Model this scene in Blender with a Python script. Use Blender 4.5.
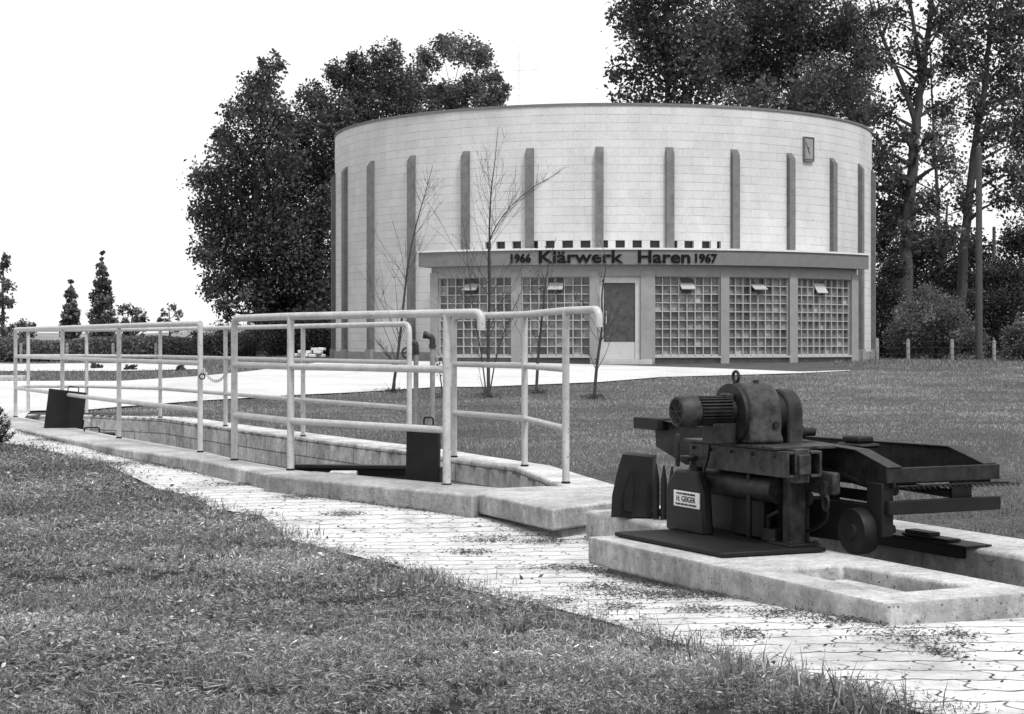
import bpy, bmesh, math, random
import numpy as np
from mathutils import Matrix, Vector
R = math.radians
random.seed(7); RNG = np.random.default_rng(7)
S = bpy.context.scene
C = S.collection
for o in list(bpy.data.objects): bpy.data.objects.remove(o)

# ------------------------------------------------------------------ camera, sky, sun, exposure
FPX, CX, HY = 1700.0, 512.0, 342.0          # focal length in pixels, image centre, horizon row
CAM = Vector((0, 0, 1.0))
cd = bpy.data.cameras.new('camera'); cam = bpy.data.objects.new('camera', cd); C.objects.link(cam)
cam.location = CAM; cam.rotation_euler = (R(90), 0, 0)
cd.sensor_fit = 'HORIZONTAL'; cd.sensor_width = 36.0; cd.lens = FPX / 1024 * 36.0
cd.shift_y = -15.0 / 1024; cd.clip_start = 0.05; cd.clip_end = 6000
S.camera = cam
SUN_EL, SUN_AZ = 56.0, 148.0                # azimuth clockwise from +Y (the viewing direction)
world = bpy.data.worlds.new('World'); S.world = world; world.use_nodes = True
wn = world.node_tree.nodes; wl = world.node_tree.links
bg = wn['Background']; sky = wn.new('ShaderNodeTexSky'); sky.sky_type = 'NISHITA'; sky.sun_disc = False
sky.sun_elevation = R(SUN_EL); sky.sun_rotation = R(SUN_AZ); sky.dust_density = 3.0; sky.air_density = 1.2
bw = wn.new('ShaderNodeRGBToBW'); wl.new(sky.outputs[0], bw.inputs[0]); ov = wn.new('ShaderNodeMix'); ov.data_type = 'RGBA'; ov.inputs[0].default_value = .8     # thin bright overcast
wl.new(bw.outputs[0], ov.inputs[6]); ov.inputs[7].default_value = (5.8, 5.8, 5.8, 1); wl.new(ov.outputs[2], bg.inputs[0])
bg.inputs[1].default_value = 0.15
sl = bpy.data.lights.new('sun', 'SUN'); sl.energy = 2.0; sl.angle = R(9); sl.color = (1, 1, 1)
so = bpy.data.objects.new('sun', sl); C.objects.link(so)
d = Vector((math.sin(R(SUN_AZ)) * math.cos(R(SUN_EL)), math.cos(R(SUN_AZ)) * math.cos(R(SUN_EL)), math.sin(R(SUN_EL))))
so.rotation_euler = (-d).to_track_quat('-Z', 'Y').to_euler(); so.location = d * 100
S.view_settings.view_transform = 'Standard'; S.view_settings.look = 'None'
S.view_settings.exposure = 0.5; S.view_settings.gamma = 1.0; S.view_settings.use_curve_mapping = False
S.render.engine = 'CYCLES'

# ------------------------------------------------------------------ helpers
def tag(o, label=None, cat=None, group=None, kind=None):
    if label: o['label'] = label
    if cat: o['category'] = cat
    if group: o['group'] = group
    if kind: o['kind'] = kind
    return o

def thing(name, loc, label, cat, group=None, rz=0.0):
    o = bpy.data.objects.new(name, None); C.objects.link(o); o.empty_display_size = 0.2
    o.location = loc; o.rotation_euler = (0, 0, rz)
    return tag(o, label, cat, group)

class MB:
    def __init__(s): s.v = []; s.f = []; s.uv = None
    def add(s, vs, fs, M=None):
        b = len(s.v)
        s.v += [tuple(M @ Vector(p)) for p in vs] if M is not None else [tuple(p) for p in vs]
        s.f += [tuple(i + b for i in f) for f in fs]
        return s
    def box(s, x0, x1, y0, y1, z0, z1, M=None):
        vs = [(x, y, z) for z in (z0, z1) for y in (y0, y1) for x in (x0, x1)]
        return s.add(vs, [(0, 2, 3, 1), (4, 5, 7, 6), (0, 1, 5, 4), (1, 3, 7, 5), (3, 2, 6, 7), (2, 0, 4, 6)], M)
    def prism(s, poly, z0, z1, M=None):
        n = len(poly); a = sum(poly[i][0] * poly[(i + 1) % n][1] - poly[(i + 1) % n][0] * poly[i][1] for i in range(n))
        if a < 0: poly = poly[::-1]
        zt = z1 if hasattr(z1, '__len__') else [z1] * n
        vs = [(p[0], p[1], z0) for p in poly] + [(p[0], p[1], zt[i]) for i, p in enumerate(poly)]
        fs = [tuple(range(n))[::-1], tuple(range(n, 2 * n))] + [(i, (i + 1) % n, n + (i + 1) % n, n + i) for i in range(n)]
        return s.add(vs, fs, M)
    def tube(s, pts, r, seg=10, M=None, cap=True):
        pts = [Vector(p) for p in pts]; n = len(pts)
        rr = list(r) if hasattr(r, '__len__') else [r] * n
        tang = []
        for i in range(n):
            t = (pts[min(i + 1, n - 1)] - pts[max(i - 1, 0)])
            tang.append(t.normalized() if t.length > 1e-9 else Vector((0, 0, 1)))
        up = Vector((0, 0, 1)) if abs(tang[0].z) < .9 else Vector((1, 0, 0))
        u = tang[0].cross(up).normalized(); vs = []
        for i in range(n):
            u = (u - tang[i] * u.dot(tang[i])).normalized(); w = tang[i].cross(u)
            for k in range(seg):
                a = 2 * math.pi * k / seg
                vs.append(pts[i] + (u * math.cos(a) + w * math.sin(a)) * rr[i])
        fs = [(i * seg + k, i * seg + (k + 1) % seg, (i + 1) * seg + (k + 1) % seg, (i + 1) * seg + k) for i in range(n - 1) for k in range(seg)]
        if cap: fs += [tuple(range(seg))[::-1], tuple(range((n - 1) * seg, n * seg))]
        return s.add(vs, fs, M)
    def lathe(s, prof, seg=32, M=None):          # prof: [(radius, height)] about local z
        n = len(prof); vs = []
        for r, h in prof:
            for k in range(seg):
                a = 2 * math.pi * k / seg; vs.append((max(r, 1e-4) * math.cos(a), max(r, 1e-4) * math.sin(a), h))
        fs = [(i * seg + k, i * seg + (k + 1) % seg, (i + 1) * seg + (k + 1) % seg, (i + 1) * seg + k) for i in range(n - 1) for k in range(seg)]
        fs += [tuple(range(seg))[::-1], tuple(range((n - 1) * seg, n * seg))]
        return s.add(vs, fs, M)
    def torus(s, R0, r, M=None, sx=1.0, seg=18, sub=8):
        vs = []; fs = []
        for i in range(seg):
            a = 2 * math.pi * i / seg
            for k in range(sub):
                b = 2 * math.pi * k / sub
                vs.append(((R0 * sx + r * math.cos(b)) * math.cos(a) if sx == 1 else R0 * sx * math.cos(a) + r * math.cos(b) * math.cos(a), (R0 + r * math.cos(b)) * math.sin(a), r * math.sin(b)))
                fs.append((i * sub + k, ((i + 1) % seg) * sub + k, ((i + 1) % seg) * sub + (k + 1) % sub, i * sub + (k + 1) % sub))
        return s.add(vs, fs, M)
    def build(s, name, m, parent=None, local=False, bevel=0, smooth=40, origin=None):
        me = bpy.data.meshes.new(name)
        off = Vector((0, 0, 0))
        if parent is not None and not local:
            off = Vector(parent.location); p = parent.parent
            while p: off = off + Vector(p.location); p = p.parent
        if origin is not None: off = Vector(origin)
        me.from_pydata([tuple(Vector(v) - off) for v in s.v], [], s.f)
        me.materials.append(m); me.update()
        bm = bmesh.new(); bm.from_mesh(me); bmesh.ops.recalc_face_normals(bm, faces=bm.faces); bm.to_mesh(me); bm.free()
        if smooth:
            me.polygons.foreach_set('use_smooth', [True] * len(me.polygons)); me.set_sharp_from_angle(angle=R(smooth))
        o = bpy.data.objects.new(name, me); C.objects.link(o)
        if origin is not None: o.location = origin
        if parent is not None: o.parent = parent
        if bevel:
            b = o.modifiers.new('bevel', 'BEVEL'); b.width = bevel; b.segments = 2; b.limit_method = 'ANGLE'; b.angle_limit = R(40)
        return o

def fillet(pts, rad, n=6):
    pts = [Vector(p) for p in pts]; out = [pts[0]]
    for i in range(1, len(pts) - 1):
        a, b, c = pts[i - 1], pts[i], pts[i + 1]
        d1 = (a - b).normalized(); d2 = (c - b).normalized()
        L = min(rad, (a - b).length * .49, (c - b).length * .49)
        p, q = b + d1 * L, b + d2 * L
        for k in range(n + 1):
            t = k / n; out.append(p * (1 - t) ** 2 + b * 2 * t * (1 - t) + q * t * t)
    out.append(pts[-1]); return out

def at(px, py, Y): return Vector(((px - CX) / FPX * Y, Y, CAM.z + (HY - py) / FPX * Y))

# ------------------------------------------------------------------ materials
def mat(name):
    m = bpy.data.materials.new(name); m.use_nodes = True
    return m, m.node_tree.nodes, m.node_tree.links, m.node_tree.nodes['Principled BSDF']
def ramp(n, l, src, stops):
    r = n.new('ShaderNodeValToRGB')
    els = r.color_ramp.elements
    els[0].position, els[0].color = stops[0][0], (stops[0][1],) * 3 + (1,)
    els[1].position, els[1].color = stops[-1][0], (stops[-1][1],) * 3 + (1,)
    for p, v in stops[1:-1]:
        e = els.new(p); e.color = (v, v, v, 1)
    l.new(src, r.inputs[0]); return r.outputs[0]
def noise(n, l, vec, scale, detail=4, rough=.55, mapscale=None):
    t = n.new('ShaderNodeTexNoise'); t.inputs['Scale'].default_value = scale; t.inputs['Detail'].default_value = detail; t.inputs['Roughness'].default_value = rough
    if mapscale:
        mp = n.new('ShaderNodeMapping'); mp.inputs['Scale'].default_value = mapscale; l.new(vec, mp.inputs[0]); vec = mp.outputs[0]
    l.new(vec, t.inputs['Vector']); return t.outputs['Fac']
def mul(n, l, a, b, mode='MULTIPLY', fac=1.0):
    x = n.new('ShaderNodeMix'); x.data_type = 'RGBA'; x.blend_type = mode; x.inputs[0].default_value = fac
    l.new(a, x.inputs[6])
    if hasattr(b, 'is_linked'): l.new(b, x.inputs[7])
    else: x.inputs[7].default_value = (b, b, b, 1)
    return x.outputs[2]
def math_(n, l, op, a, b=None):
    x = n.new('ShaderNodeMath'); x.operation = op
    for i, q in enumerate((a, b)):
        if q is None: continue
        if hasattr(q, 'is_linked'): l.new(q, x.inputs[i])
        else: x.inputs[i].default_value = q
    return x.outputs[0]
def bump(n, l, p, h, strength, dist=.01):
    b = n.new('ShaderNodeBump'); b.inputs['Strength'].default_value = strength; b.inputs['Distance'].default_value = dist
    l.new(h, b.inputs['Height']); l.new(b.outputs[0], p.inputs['Normal'])
def geo(n): return n.new('ShaderNodeNewGeometry').outputs['Position']
def objc(n): return n.new('ShaderNodeTexCoord').outputs['Object']

def simple(name, v, rough=.7, var=.25, scale=8, metallic=0.0, b=.1, spec=.5):
    m, n, l, p = mat(name); g = objc(n)
    c = ramp(n, l, noise(n, l, g, scale, 6, .65), [(.3, v * (1 - var)), (.7, v * (1 + var))])
    l.new(c, p.inputs['Base Color']); p.inputs['Roughness'].default_value = rough; p.inputs['Metallic'].default_value = metallic
    p.inputs['Specular IOR Level'].default_value = spec
    if b: bump(n, l, p, noise(n, l, g, scale * 6, 3), b, .005)
    return m

def concrete(name, base, blocks=False, stain=.62):
    m, n, l, p = mat(name); g = geo(n)
    big = ramp(n, l, noise(n, l, g, 2.2, 6, .6), [(.32, base * .6), (.62, base * 1.12)])
    fine = ramp(n, l, noise(n, l, g, 18, 8, .8), [(.3, .52), (.6, 1.12)])
    col = mul(n, l, big, fine)
    streak = ramp(n, l, noise(n, l, g, 3.0, 5, .7, (1.7, 1.7, .45)), [(.36, stain), (.62, 1.0)])
    # streaks of dirt run down the upright faces only
    nz = n.new('ShaderNodeSeparateXYZ'); l.new(n.new('ShaderNodeNewGeometry').outputs['Normal'], nz.inputs[0])
    up = ramp(n, l, nz.outputs[2], [(.4, 0.0), (.8, 1.0)])
    mx = n.new('ShaderNodeMix'); mx.data_type = 'RGBA'; l.new(up, mx.inputs[0]); l.new(streak, mx.inputs[6]); mx.inputs[7].default_value = (1, 1, 1, 1)
    col = mul(n, l, col, mx.outputs[2])
    pits = ramp(n, l, noise(n, l, g, 75, 2, .5), [(.29, .3), (.36, 1.0)])
    col = mul(n, l, col, pits)
    h = noise(n, l, g, 45, 5, .7)
    if blocks:
        sx = n.new('ShaderNodeSeparateXYZ'); l.new(g, sx.inputs[0])
        dt = n.new('ShaderNodeVectorMath'); dt.operation = 'DOT_PRODUCT'; dt.inputs[1].default_value = (-.5, .866, 0); l.new(g, dt.inputs[0])
        cb = n.new('ShaderNodeCombineXYZ'); l.new(dt.outputs['Value'], cb.inputs[0]); l.new(sx.outputs[2], cb.inputs[1])
        br = n.new('ShaderNodeTexBrick'); br.inputs['Scale'].default_value = 1.0; br.inputs['Brick Width'].default_value = .5; br.inputs['Row Height'].default_value = .13
        br.inputs['Mortar Size'].default_value = .006; br.inputs['Color1'].default_value = (1, 1, 1, 1); br.inputs['Color2'].default_value = (.8, .8, .8, 1); br.inputs['Mortar'].default_value = (.35, .35, .35, 1)
        l.new(cb.outputs[0], br.inputs['Vector'])
        mx2 = n.new('ShaderNodeMix'); mx2.data_type = 'RGBA'; l.new(up, mx2.inputs[0]); l.new(br.outputs['Color'], mx2.inputs[6]); mx2.inputs[7].default_value = (1, 1, 1, 1)
        col = mul(n, l, col, mx2.outputs[2])
    l.new(col, p.inputs['Base Color']); p.inputs['Roughness'].default_value = .92; p.inputs['Specular IOR Level'].default_value = .2
    bump(n, l, p, h, .9, .008)
    return m

M = {}
M['concrete'] = concrete('concrete', .47)
M['concrete_block'] = concrete('concrete_block', .58, blocks=True, stain=.72)
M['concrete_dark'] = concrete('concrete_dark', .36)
M['concrete_far'] = simple('concrete_far', .4, .9, .15, 5)

def paver_mat():
    m, n, l, p = mat('paver'); g = geo(n)
    mp = n.new('ShaderNodeMapping'); mp.inputs['Rotation'].default_value = (0, 0, R(-5)); l.new(g, mp.inputs[0])
    nz = n.new('ShaderNodeTexNoise'); nz.inputs['Scale'].default_value = 2.4; nz.inputs['Detail'].default_value = 5; l.new(mp.outputs[0], nz.inputs['Vector'])
    sp = n.new('ShaderNodeSeparateXYZ'); l.new(mp.outputs[0], sp.inputs[0])
    zig = math_(n, l, 'MULTIPLY', math_(n, l, 'SINE', math_(n, l, 'MULTIPLY', sp.outputs[0], 52.0)), .0085)       # wavy edges of interlocking pavers
    yy = math_(n, l, 'ADD', math_(n, l, 'ADD', sp.outputs[1], zig), math_(n, l, 'MULTIPLY', nz.outputs['Fac'], .07))
    xx = math_(n, l, 'ADD', math_(n, l, 'MULTIPLY', sp.outputs[0], 1.7), math_(n, l, 'MULTIPLY', math_(n, l, 'SINE', math_(n, l, 'MULTIPLY', sp.outputs[1], 47.0)), .025))
    ad = n.new('ShaderNodeCombineXYZ'); l.new(xx, ad.inputs[0]); l.new(yy, ad.inputs[1])
    br = n.new('ShaderNodeTexBrick'); br.inputs['Scale'].default_value = 1.0; br.inputs['Brick Width'].default_value = .40; br.inputs['Row Height'].default_value = .16
    br.inputs['Mortar Size'].default_value = .0095; br.inputs['Mortar Smooth'].default_value = .5
    l.new(ad.outputs[0], br.inputs['Vector'])
    br.inputs['Color1'].default_value = (.64,) * 3 + (1,); br.inputs['Color2'].default_value = (.55,) * 3 + (1,); br.inputs['Mortar'].default_value = (.05,) * 3 + (1,)
    # joints swept clean in patches: pale sand hides part of them
    keep = ramp(n, l, noise(n, l, g, 6.5, 7, .8), [(.34, 0.0), (.52, 1.0)])
    mx = n.new('ShaderNodeMix'); mx.data_type = 'RGBA'; l.new(keep, mx.inputs[0]); mx.inputs[6].default_value = (.61, .61, .61, 1); l.new(br.outputs['Color'], mx.inputs[7])
    dirt = ramp(n, l, noise(n, l, g, 1.6, 9, .75), [(.3, .5), (.52, 1.0)])
    col = mul(n, l, mx.outputs[2], dirt)
    speck = ramp(n, l, noise(n, l, g, 42, 4, .7), [(.30, .25), (.40, 1.0)])
    col = mul(n, l, col, speck)
    l.new(col, p.inputs['Base Color']); p.inputs['Roughness'].default_value = .9; p.inputs['Specular IOR Level'].default_value = .2
    bump(n, l, p, math_(n, l, 'MULTIPLY', math_(n, l, 'SUBTRACT', 1.0, br.outputs['Fac']), keep), .5, .01)
    return m
M['paver'] = paver_mat()

def gravel_mat():
    m, n, l, p = mat('gravel'); g = geo(n)
    c = mul(n, l, ramp(n, l, noise(n, l, g, .45, 9, .75), [(.3, .42), (.58, .6)]), ramp(n, l, noise(n, l, g, 20, 4, .7), [(.3, .7), (.6, 1.05)]))
    l.new(c, p.inputs['Base Color']); p.inputs['Roughness'].default_value = .95; return m
M['gravel'] = gravel_mat()
def soil_mat():
    m, n, l, p = mat('turf'); g = geo(n)
    c = mul(n, l, ramp(n, l, noise(n, l, g, 1.1, 8, .7), [(.3, .07), (.7, .13)]), ramp(n, l, noise(n, l, g, 26, 5, .8), [(.3, .4), (.68, 1.5)]))
    l.new(c, p.inputs['Base Color']); p.inputs['Roughness'].default_value = 1; p.inputs['Specular IOR Level'].default_value = 0
    bump(n, l, p, noise(n, l, g, 30, 4, .8), .8, .03); return m
M['turf'] = soil_mat()
def leaf_mat(name, v, trans=.35, rough=.55, spec=.3):
    m, n, l, p = mat(name)
    a = n.new('ShaderNodeAttribute'); a.attribute_name = 'tint'
    c = mul(n, l, a.outputs['Color'], v)
    l.new(c, p.inputs['Base Color']); p.inputs['Roughness'].default_value = rough; p.inputs['Specular IOR Level'].default_value = spec
    tr = n.new('ShaderNodeBsdfTranslucent'); l.new(c, tr.inputs[0])
    mx = n.new('ShaderNodeMixShader'); mx.inputs[0].default_value = trans
    l.new(p.outputs[0], mx.inputs[1]); l.new(tr.outputs[0], mx.inputs[2]); l.new(mx.outputs[0], n['Material Output'].inputs[0])
    return m
M['grass'] = leaf_mat('grass_blade', .235, .3)
M['grass_far'] = leaf_mat('grass_blade_short', .21, .3)
M['leaf_dark'] = leaf_mat('leaf_dark', .068, .35)
M['leaf_mid'] = leaf_mat('leaf_mid', .125, .4)
M['leaf_light'] = leaf_mat('leaf_light', .11, .35)
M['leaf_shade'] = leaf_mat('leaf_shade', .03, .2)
M['leaf_far'] = leaf_mat('leaf_far', .13, .3)
M['bark'] = simple('bark', .055, .9, .4, 20, b=.5)
M['bark_pale'] = simple('bark_pale', .11, .9, .4, 14, b=.5)
M['twig'] = simple('twig', .04, .9, .3, 30)
def rail_mat():
    m, n, l, p = mat('rail_paint'); g = geo(n)
    c = mul(n, l, ramp(n, l, noise(n, l, g, 9, 6, .7), [(.3, .34), (.65, .50)]), ramp(n, l, noise(n, l, g, 55, 3, .6), [(.30, .35), (.37, 1.0)]))
    l.new(c, p.inputs['Base Color']); p.inputs['Roughness'].default_value = .45; bump(n, l, p, noise(n, l, g, 60, 3), .2, .003); return m
M['rail'] = rail_mat()
M['machine'] = simple('machine_paint', .015, .5, .8, 20, b=.25, spec=.25)
M['machine_lt'] = simple('machine_paint_worn', .030, .5, .85, 24, b=.25, spec=.25)
M['black'] = simple('black_steel', .008, .55, .4, 14, b=.2, spec=.25)
M['sign_white'] = simple('sign_enamel', .75, .35, .05, 12, b=0)
M['ink'] = simple('sign_ink', .008, .8, .1, 10, b=0, spec=.1)
M['pilaster'] = simple('pilaster_brick', .115, .85, .28, 6, b=.3)
M['plinth'] = simple('plinth_render', .24, .9, .2, 5, b=.2)
M['fascia'] = simple('canopy_fascia', .145, .8, .12, 6)
M['fascia_trim'] = simple('canopy_trim', .6, .7, .1, 6)
M['render'] = simple('annex_render', .235, .88, .12, 4, b=.15)
M['render_dark'] = simple('annex_base', .14, .9, .25, 6, b=.2)
M['frame_pale'] = simple('door_frame', .42, .6, .1, 8)
M['mortar'] = simple('block_mortar', .36, .8, .12, 12)
M['flap'] = simple('vent_flap', .42, .4, .06, 8)
M['wood_post'] = simple('weathered_wood', .2, .9, .3, 12)
M['pale_stone'] = simple('pale_stone', .6, .9, .2, 6)
M['hill'] = simple('far_field', .2, 1, .3, .02, b=0)
M['pipe'] = simple('galvanised_pipe', .2, .6, .25, 20)
M['mast'] = simple('mast_steel', .62, .6, .1, 4, b=0)
def glass_mat(name, v, rough, tint=False):
    m, n, l, p = mat(name); g = geo(n)
    c = ramp(n, l, noise(n, l, g, 6, 5, .8), [(.35, v * .5), (.65, v * 1.6)])
    if tint:
        a = n.new('ShaderNodeAttribute'); a.attribute_name = 'tint'; c = mul(n, l, c, a.outputs['Color'])
    l.new(c, p.inputs['Base Color'])
    p.inputs['Roughness'].default_value = rough; p.inputs['Specular IOR Level'].default_value = .5
    bump(n, l, p, noise(n, l, g, 9, 2), .15, .02); return m
M['glass_block'] = glass_mat('glass_block', .13, .28, True)
M['glass_door'] = glass_mat('wired_glass', .045, .45)
M['void'] = glass_mat('dark_pane', .012, .3)

def wall_mat():
    m, n, l, p = mat('white_block_wall')
    uv = n.new('ShaderNodeUVMap').outputs[0]; g = geo(n)
    sp = n.new('ShaderNodeSeparateXYZ'); l.new(uv, sp.inputs[0]); cb = n.new('ShaderNodeCombineXYZ')
    l.new(math_(n, l, 'MULTIPLY', sp.outputs[0], 2.2), cb.inputs[0])
    l.new(math_(n, l, 'ADD', sp.outputs[1], math_(n, l, 'MULTIPLY', noise(n, l, g, 2.2, 3), .022)), cb.inputs[1])
    br = n.new('ShaderNodeTexBrick'); br.inputs['Scale'].default_value = 1.0; br.inputs['Brick Width'].default_value = 1.2; br.inputs['Row Height'].default_value = .208
    br.inputs['Mortar Size'].default_value = .006; br.inputs['Mortar Smooth'].default_value = .4
    br.inputs['Color1'].default_value = (.57,) * 3 + (1,); br.inputs['Color2'].default_value = (.51,) * 3 + (1,); br.inputs['Mortar'].default_value = (.21,) * 3 + (1,)
    l.new(cb.outputs[0], br.inputs['Vector'])
    keep = ramp(n, l, noise(n, l, g, 1.6, 8, .75), [(.36, .2), (.6, 1.0)])
    mx = n.new('ShaderNodeMix'); mx.data_type = 'RGBA'; l.new(keep, mx.inputs[0]); mx.inputs[6].default_value = (.55, .55, .55, 1); l.new(br.outputs['Color'], mx.inputs[7])
    c = mul(n, l, mx.outputs[2], ramp(n, l, noise(n, l, g, .9, 9, .7, (1, 1, .45)), [(.3, .84), (.6, 1.04)]))
    c = mul(n, l, c, ramp(n, l, noise(n, l, g, 30, 3, .6), [(.3, .88), (.6, 1.05)]))
    l.new(c, p.inputs['Base Color']); p.inputs['Roughness'].default_value = .85; p.inputs['Specular IOR Level'].default_value = .25
    bump(n, l, p, math_(n, l, 'SUBTRACT', 1.0, br.outputs['Fac']), .35, .01)
    return m
M['wall'] = wall_mat()

# ------------------------------------------------------------------ terrain
E = Vector((.42, -.9075)); N = Vector((.9075, .42)); P0 = Vector((.323, 7.3))     # axes of the machine end of the channel
def en(t, n): return (P0.x + E.x * t + N.x * n, P0.y + E.y * t + N.y * n)
NEAR_IN = [(-5.46, 18.95), (-4.45, 16.95), (-3.35, 14.8), (-2.3, 12.9), (-1.92, 12.04), (-1.40, 11.1), (-.32, 9.95), (-.1, 9.75)]
NEAR_OUT = [(-5.75, 18.6), (-4.99, 16.86), (-4.12, 15.2), (-3.1, 13.36), (-2.24, 12.1), (-1.5, 10.65), (-.21, 9.25)]
FAR_IN = [(-5.46, 18.95), (-5.39, 19.48), (-4.84, 19.48), (-3.82, 18.6), (-2.8, 16.66), (-1.83, 14.9), (-.81, 13.1), (-.416, 12.2), (.02, 11.4), (.32, 9.77)]
LOW_FAR = [en(-1.0, 1.25), en(2.0, 1.25)]
CHANNEL = NEAR_IN[::-1] + FAR_IN[1:] + [en(-1.0, 1.25), en(1.95, 1.25), en(1.95, .66), en(-1.0, .66), (.2, 9.3)]
DIV = [(-9, 26), (-5.5, 19.3), (-4.6, 18.2), (-2.1, 13.9), (-1.1, 12.2), (-.2, 10.6), (.25, 9.5), en(-1, .95), en(2.0, .95), (2.9, 4.0), (3.6, 2.0), (4.2, 0)]
DIVY = np.array([p[1] for p in DIV][::-1]); DIVX = np.array([p[0] for p in DIV][::-1])
ZN_Y = np.array([0, 4, 5.4, 6.9, 8.5, 9.5, 12, 14, 17, 20, 30]); ZN_Z = np.array([.13, .12, .085, .01, 0, .04, .06, .10, .138, .15, .2])
def sstep(a, b, x):
    t = np.clip((x - a) / (b - a), 0, 1); return t * t * (3 - 2 * t)
def zfun(x, y):
    x = np.asarray(x, float); y = np.asarray(y, float)
    k = np.clip((y - 10) / 32, 0, 1) ** 1.8
    side = sstep(-19, -6, x)
    zf = .125 + (.105 + .27 * side) * k - .06 * sstep(9, 16, x) * sstep(36, 48, y)
    zf = zf - .12 * sstep(2.2, 5, x) * (1 - sstep(8, 18, y)) * 0
    zn = np.interp(y, ZN_Y, ZN_Z)
    dx = np.interp(y, DIVY, DIVX)
    s = sstep(-.25, .25, x - dx); far = sstep(19, 26, y)
    z = zn * (1 - s) + zf * s
    z = z * (1 - far) + zf * far
    und = (np.sin(x * 1.7 + y * .9) * np.sin(y * 1.3 - x * .6)) * .012 * (1 - sstep(8, 20, y)) * sstep(.5, 1.6, dx - x)
    return z + und
def zt(x, y): return float(zfun(x, y))
def ground_px(px, py):
    dx = (px - CX) / FPX; dz = (HY - py) / FPX
    lo = 2.0; Y = 2.0; prev = Y
    while Y < 400:
        if CAM.z + dz * Y < zt(dx * Y, Y):
            a, b = prev, Y
            for _ in range(30):
                m_ = (a + b) / 2
                if CAM.z + dz * m_ < zt(dx * m_, m_): b = m_
                else: a = m_
            return (dx * a, a)
        prev = Y; Y += max(.1, Y * .01)
    return (dx * 400, 400)
def inpoly(x, y, poly):
    x = np.asarray(x); y = np.asarray(y); r = np.zeros(x.shape, bool); n = len(poly)
    for i in range(n):
        x0, y0 = poly[i]; x1, y1 = poly[(i + 1) % n]
        c = ((y0 > y) != (y1 > y)) & (x < (x1 - x0) * (y - y0) / (y1 - y0 + 1e-12) + x0); r ^= c
    return r

def grid_mesh(name, xs, ys, m, kind, zoff=0, hole=None):
    X, Y = np.meshgrid(xs, ys); Z = zfun(X, Y) + zoff
    co = np.stack([X.ravel(), Y.ravel(), Z.ravel()], 1); nx = len(xs)
    i, j = np.meshgrid(np.arange(nx - 1), np.arange(len(ys) - 1)); b = (j * nx + i).ravel()
    f = np.stack([b, b + 1, b + nx + 1, b + nx], 1)
    if hole is not None:
        c = co[f].mean(1); f = f[~inpoly(c[:, 0], c[:, 1], hole)]
    me = bpy.data.meshes.new(name); me.from_pydata(co.tolist(), [], f.tolist()); me.materials.append(m); me.update()
    me.polygons.foreach_set('use_smooth', [True] * len(me.polygons))
    o = bpy.data.objects.new(name, me); C.objects.link(o); o['kind'] = kind; return o
xs = np.concatenate([-np.geomspace(9, 3000, 40)[::-1], np.arange(-8.9, 4.0, .1), np.geomspace(4.1, 3000, 44)])
ys = np.concatenate([[-60, -20, -5, 0], np.arange(2, 22, .1), np.geomspace(22.1, 3500, 70)])
grid_mesh('ground', xs, ys, M['turf'], 'structure', hole=[(p[0], p[1]) for p in CHANNEL])

def resample(pts, n):
    P = np.array(pts, float); d = np.r_[0, np.cumsum(np.hypot(*np.diff(P, axis=0).T))]
    t = np.linspace(0, d[-1], n); return np.stack([np.interp(t, d, P[:, 0]), np.interp(t, d, P[:, 1])], 1)
def draped(name, front, back, rows, cols, m, off):
    A = resample(front, cols); B = resample(back, cols); v = []; f = []
    for r in range(rows + 1):
        q = A + (B - A) * (r / rows); z = zfun(q[:, 0], q[:, 1]) + off
        v += [(q[i, 0], q[i, 1], float(z[i])) for i in range(cols)]
    f = [(r * cols + i, r * cols + i + 1, (r + 1) * cols + i + 1, (r + 1) * cols + i) for r in range(rows) for i in range(cols - 1)]
    me = bpy.data.meshes.new(name); me.from_pydata(v, [], f); me.materials.append(m); me.update()
    me.polygons.foreach_set('use_smooth', [True] * len(f))
    o = bpy.data.objects.new(name, me); C.objects.link(o); o['kind'] = 'structure'; return o
EDGE_PX = [(16, 446), (70, 457), (103, 465), (136, 480), (156, 490), (197, 499), (214, 511), (263, 518), (292, 543), (345, 556), (400, 569), (428, 580), (464, 592), (542, 608), (603, 624), (646, 638), (674, 645), (786, 677), (850, 695), (914, 716)]
EDGE = [(-8.5, 20.0)] + [ground_px(*p) for p in EDGE_PX] + [(1.45, 3.2), (1.9, 2.4)]
path_back = [(-9.2, 22.0), (-5.72, 18.9)] + [(p[0] + .12, p[1] + .06) for p in NEAR_OUT[1:]] + [(-.1, 9.3), (.25, 8.7), (.55, 8.9), en(-.9, .6), en(0.1, .2), en(1.0, .12), en(1.95, .1), en(1.95, 1.4), (4.5, 4.8)]
draped('path', EDGE, path_back, 40, 260, M['paver'], .012)
FC_FRONT_PX = [(-160, 460), (-60, 450), (0, 441), (14, 434), (24, 420), (30, 412.5), (90, 411), (123, 408), (200, 402), (300, 396), (345, 394), (440, 388), (480, 388), (600, 383), (660, 378), (800, 374), (850, 371.5)]
FC_BACK_PX = [(-160, 383), (-60, 383), (0, 382), (14, 382), (40, 382), (70, 382), (95, 382), (119, 382), (200, 377), (250, 372), (288, 367), (335, 363), (440, 362), (600, 365.5), (700, 368.5), (800, 372.5), (850, 371)]
FC_F = [ground_px(*p) for p in FC_FRONT_PX]; FC_B = [ground_px(*p) for p in FC_BACK_PX]
FC_B[11] = (FC_B[11][0], 44); FC_B[12] = (FC_B[12][0], 43)
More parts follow.
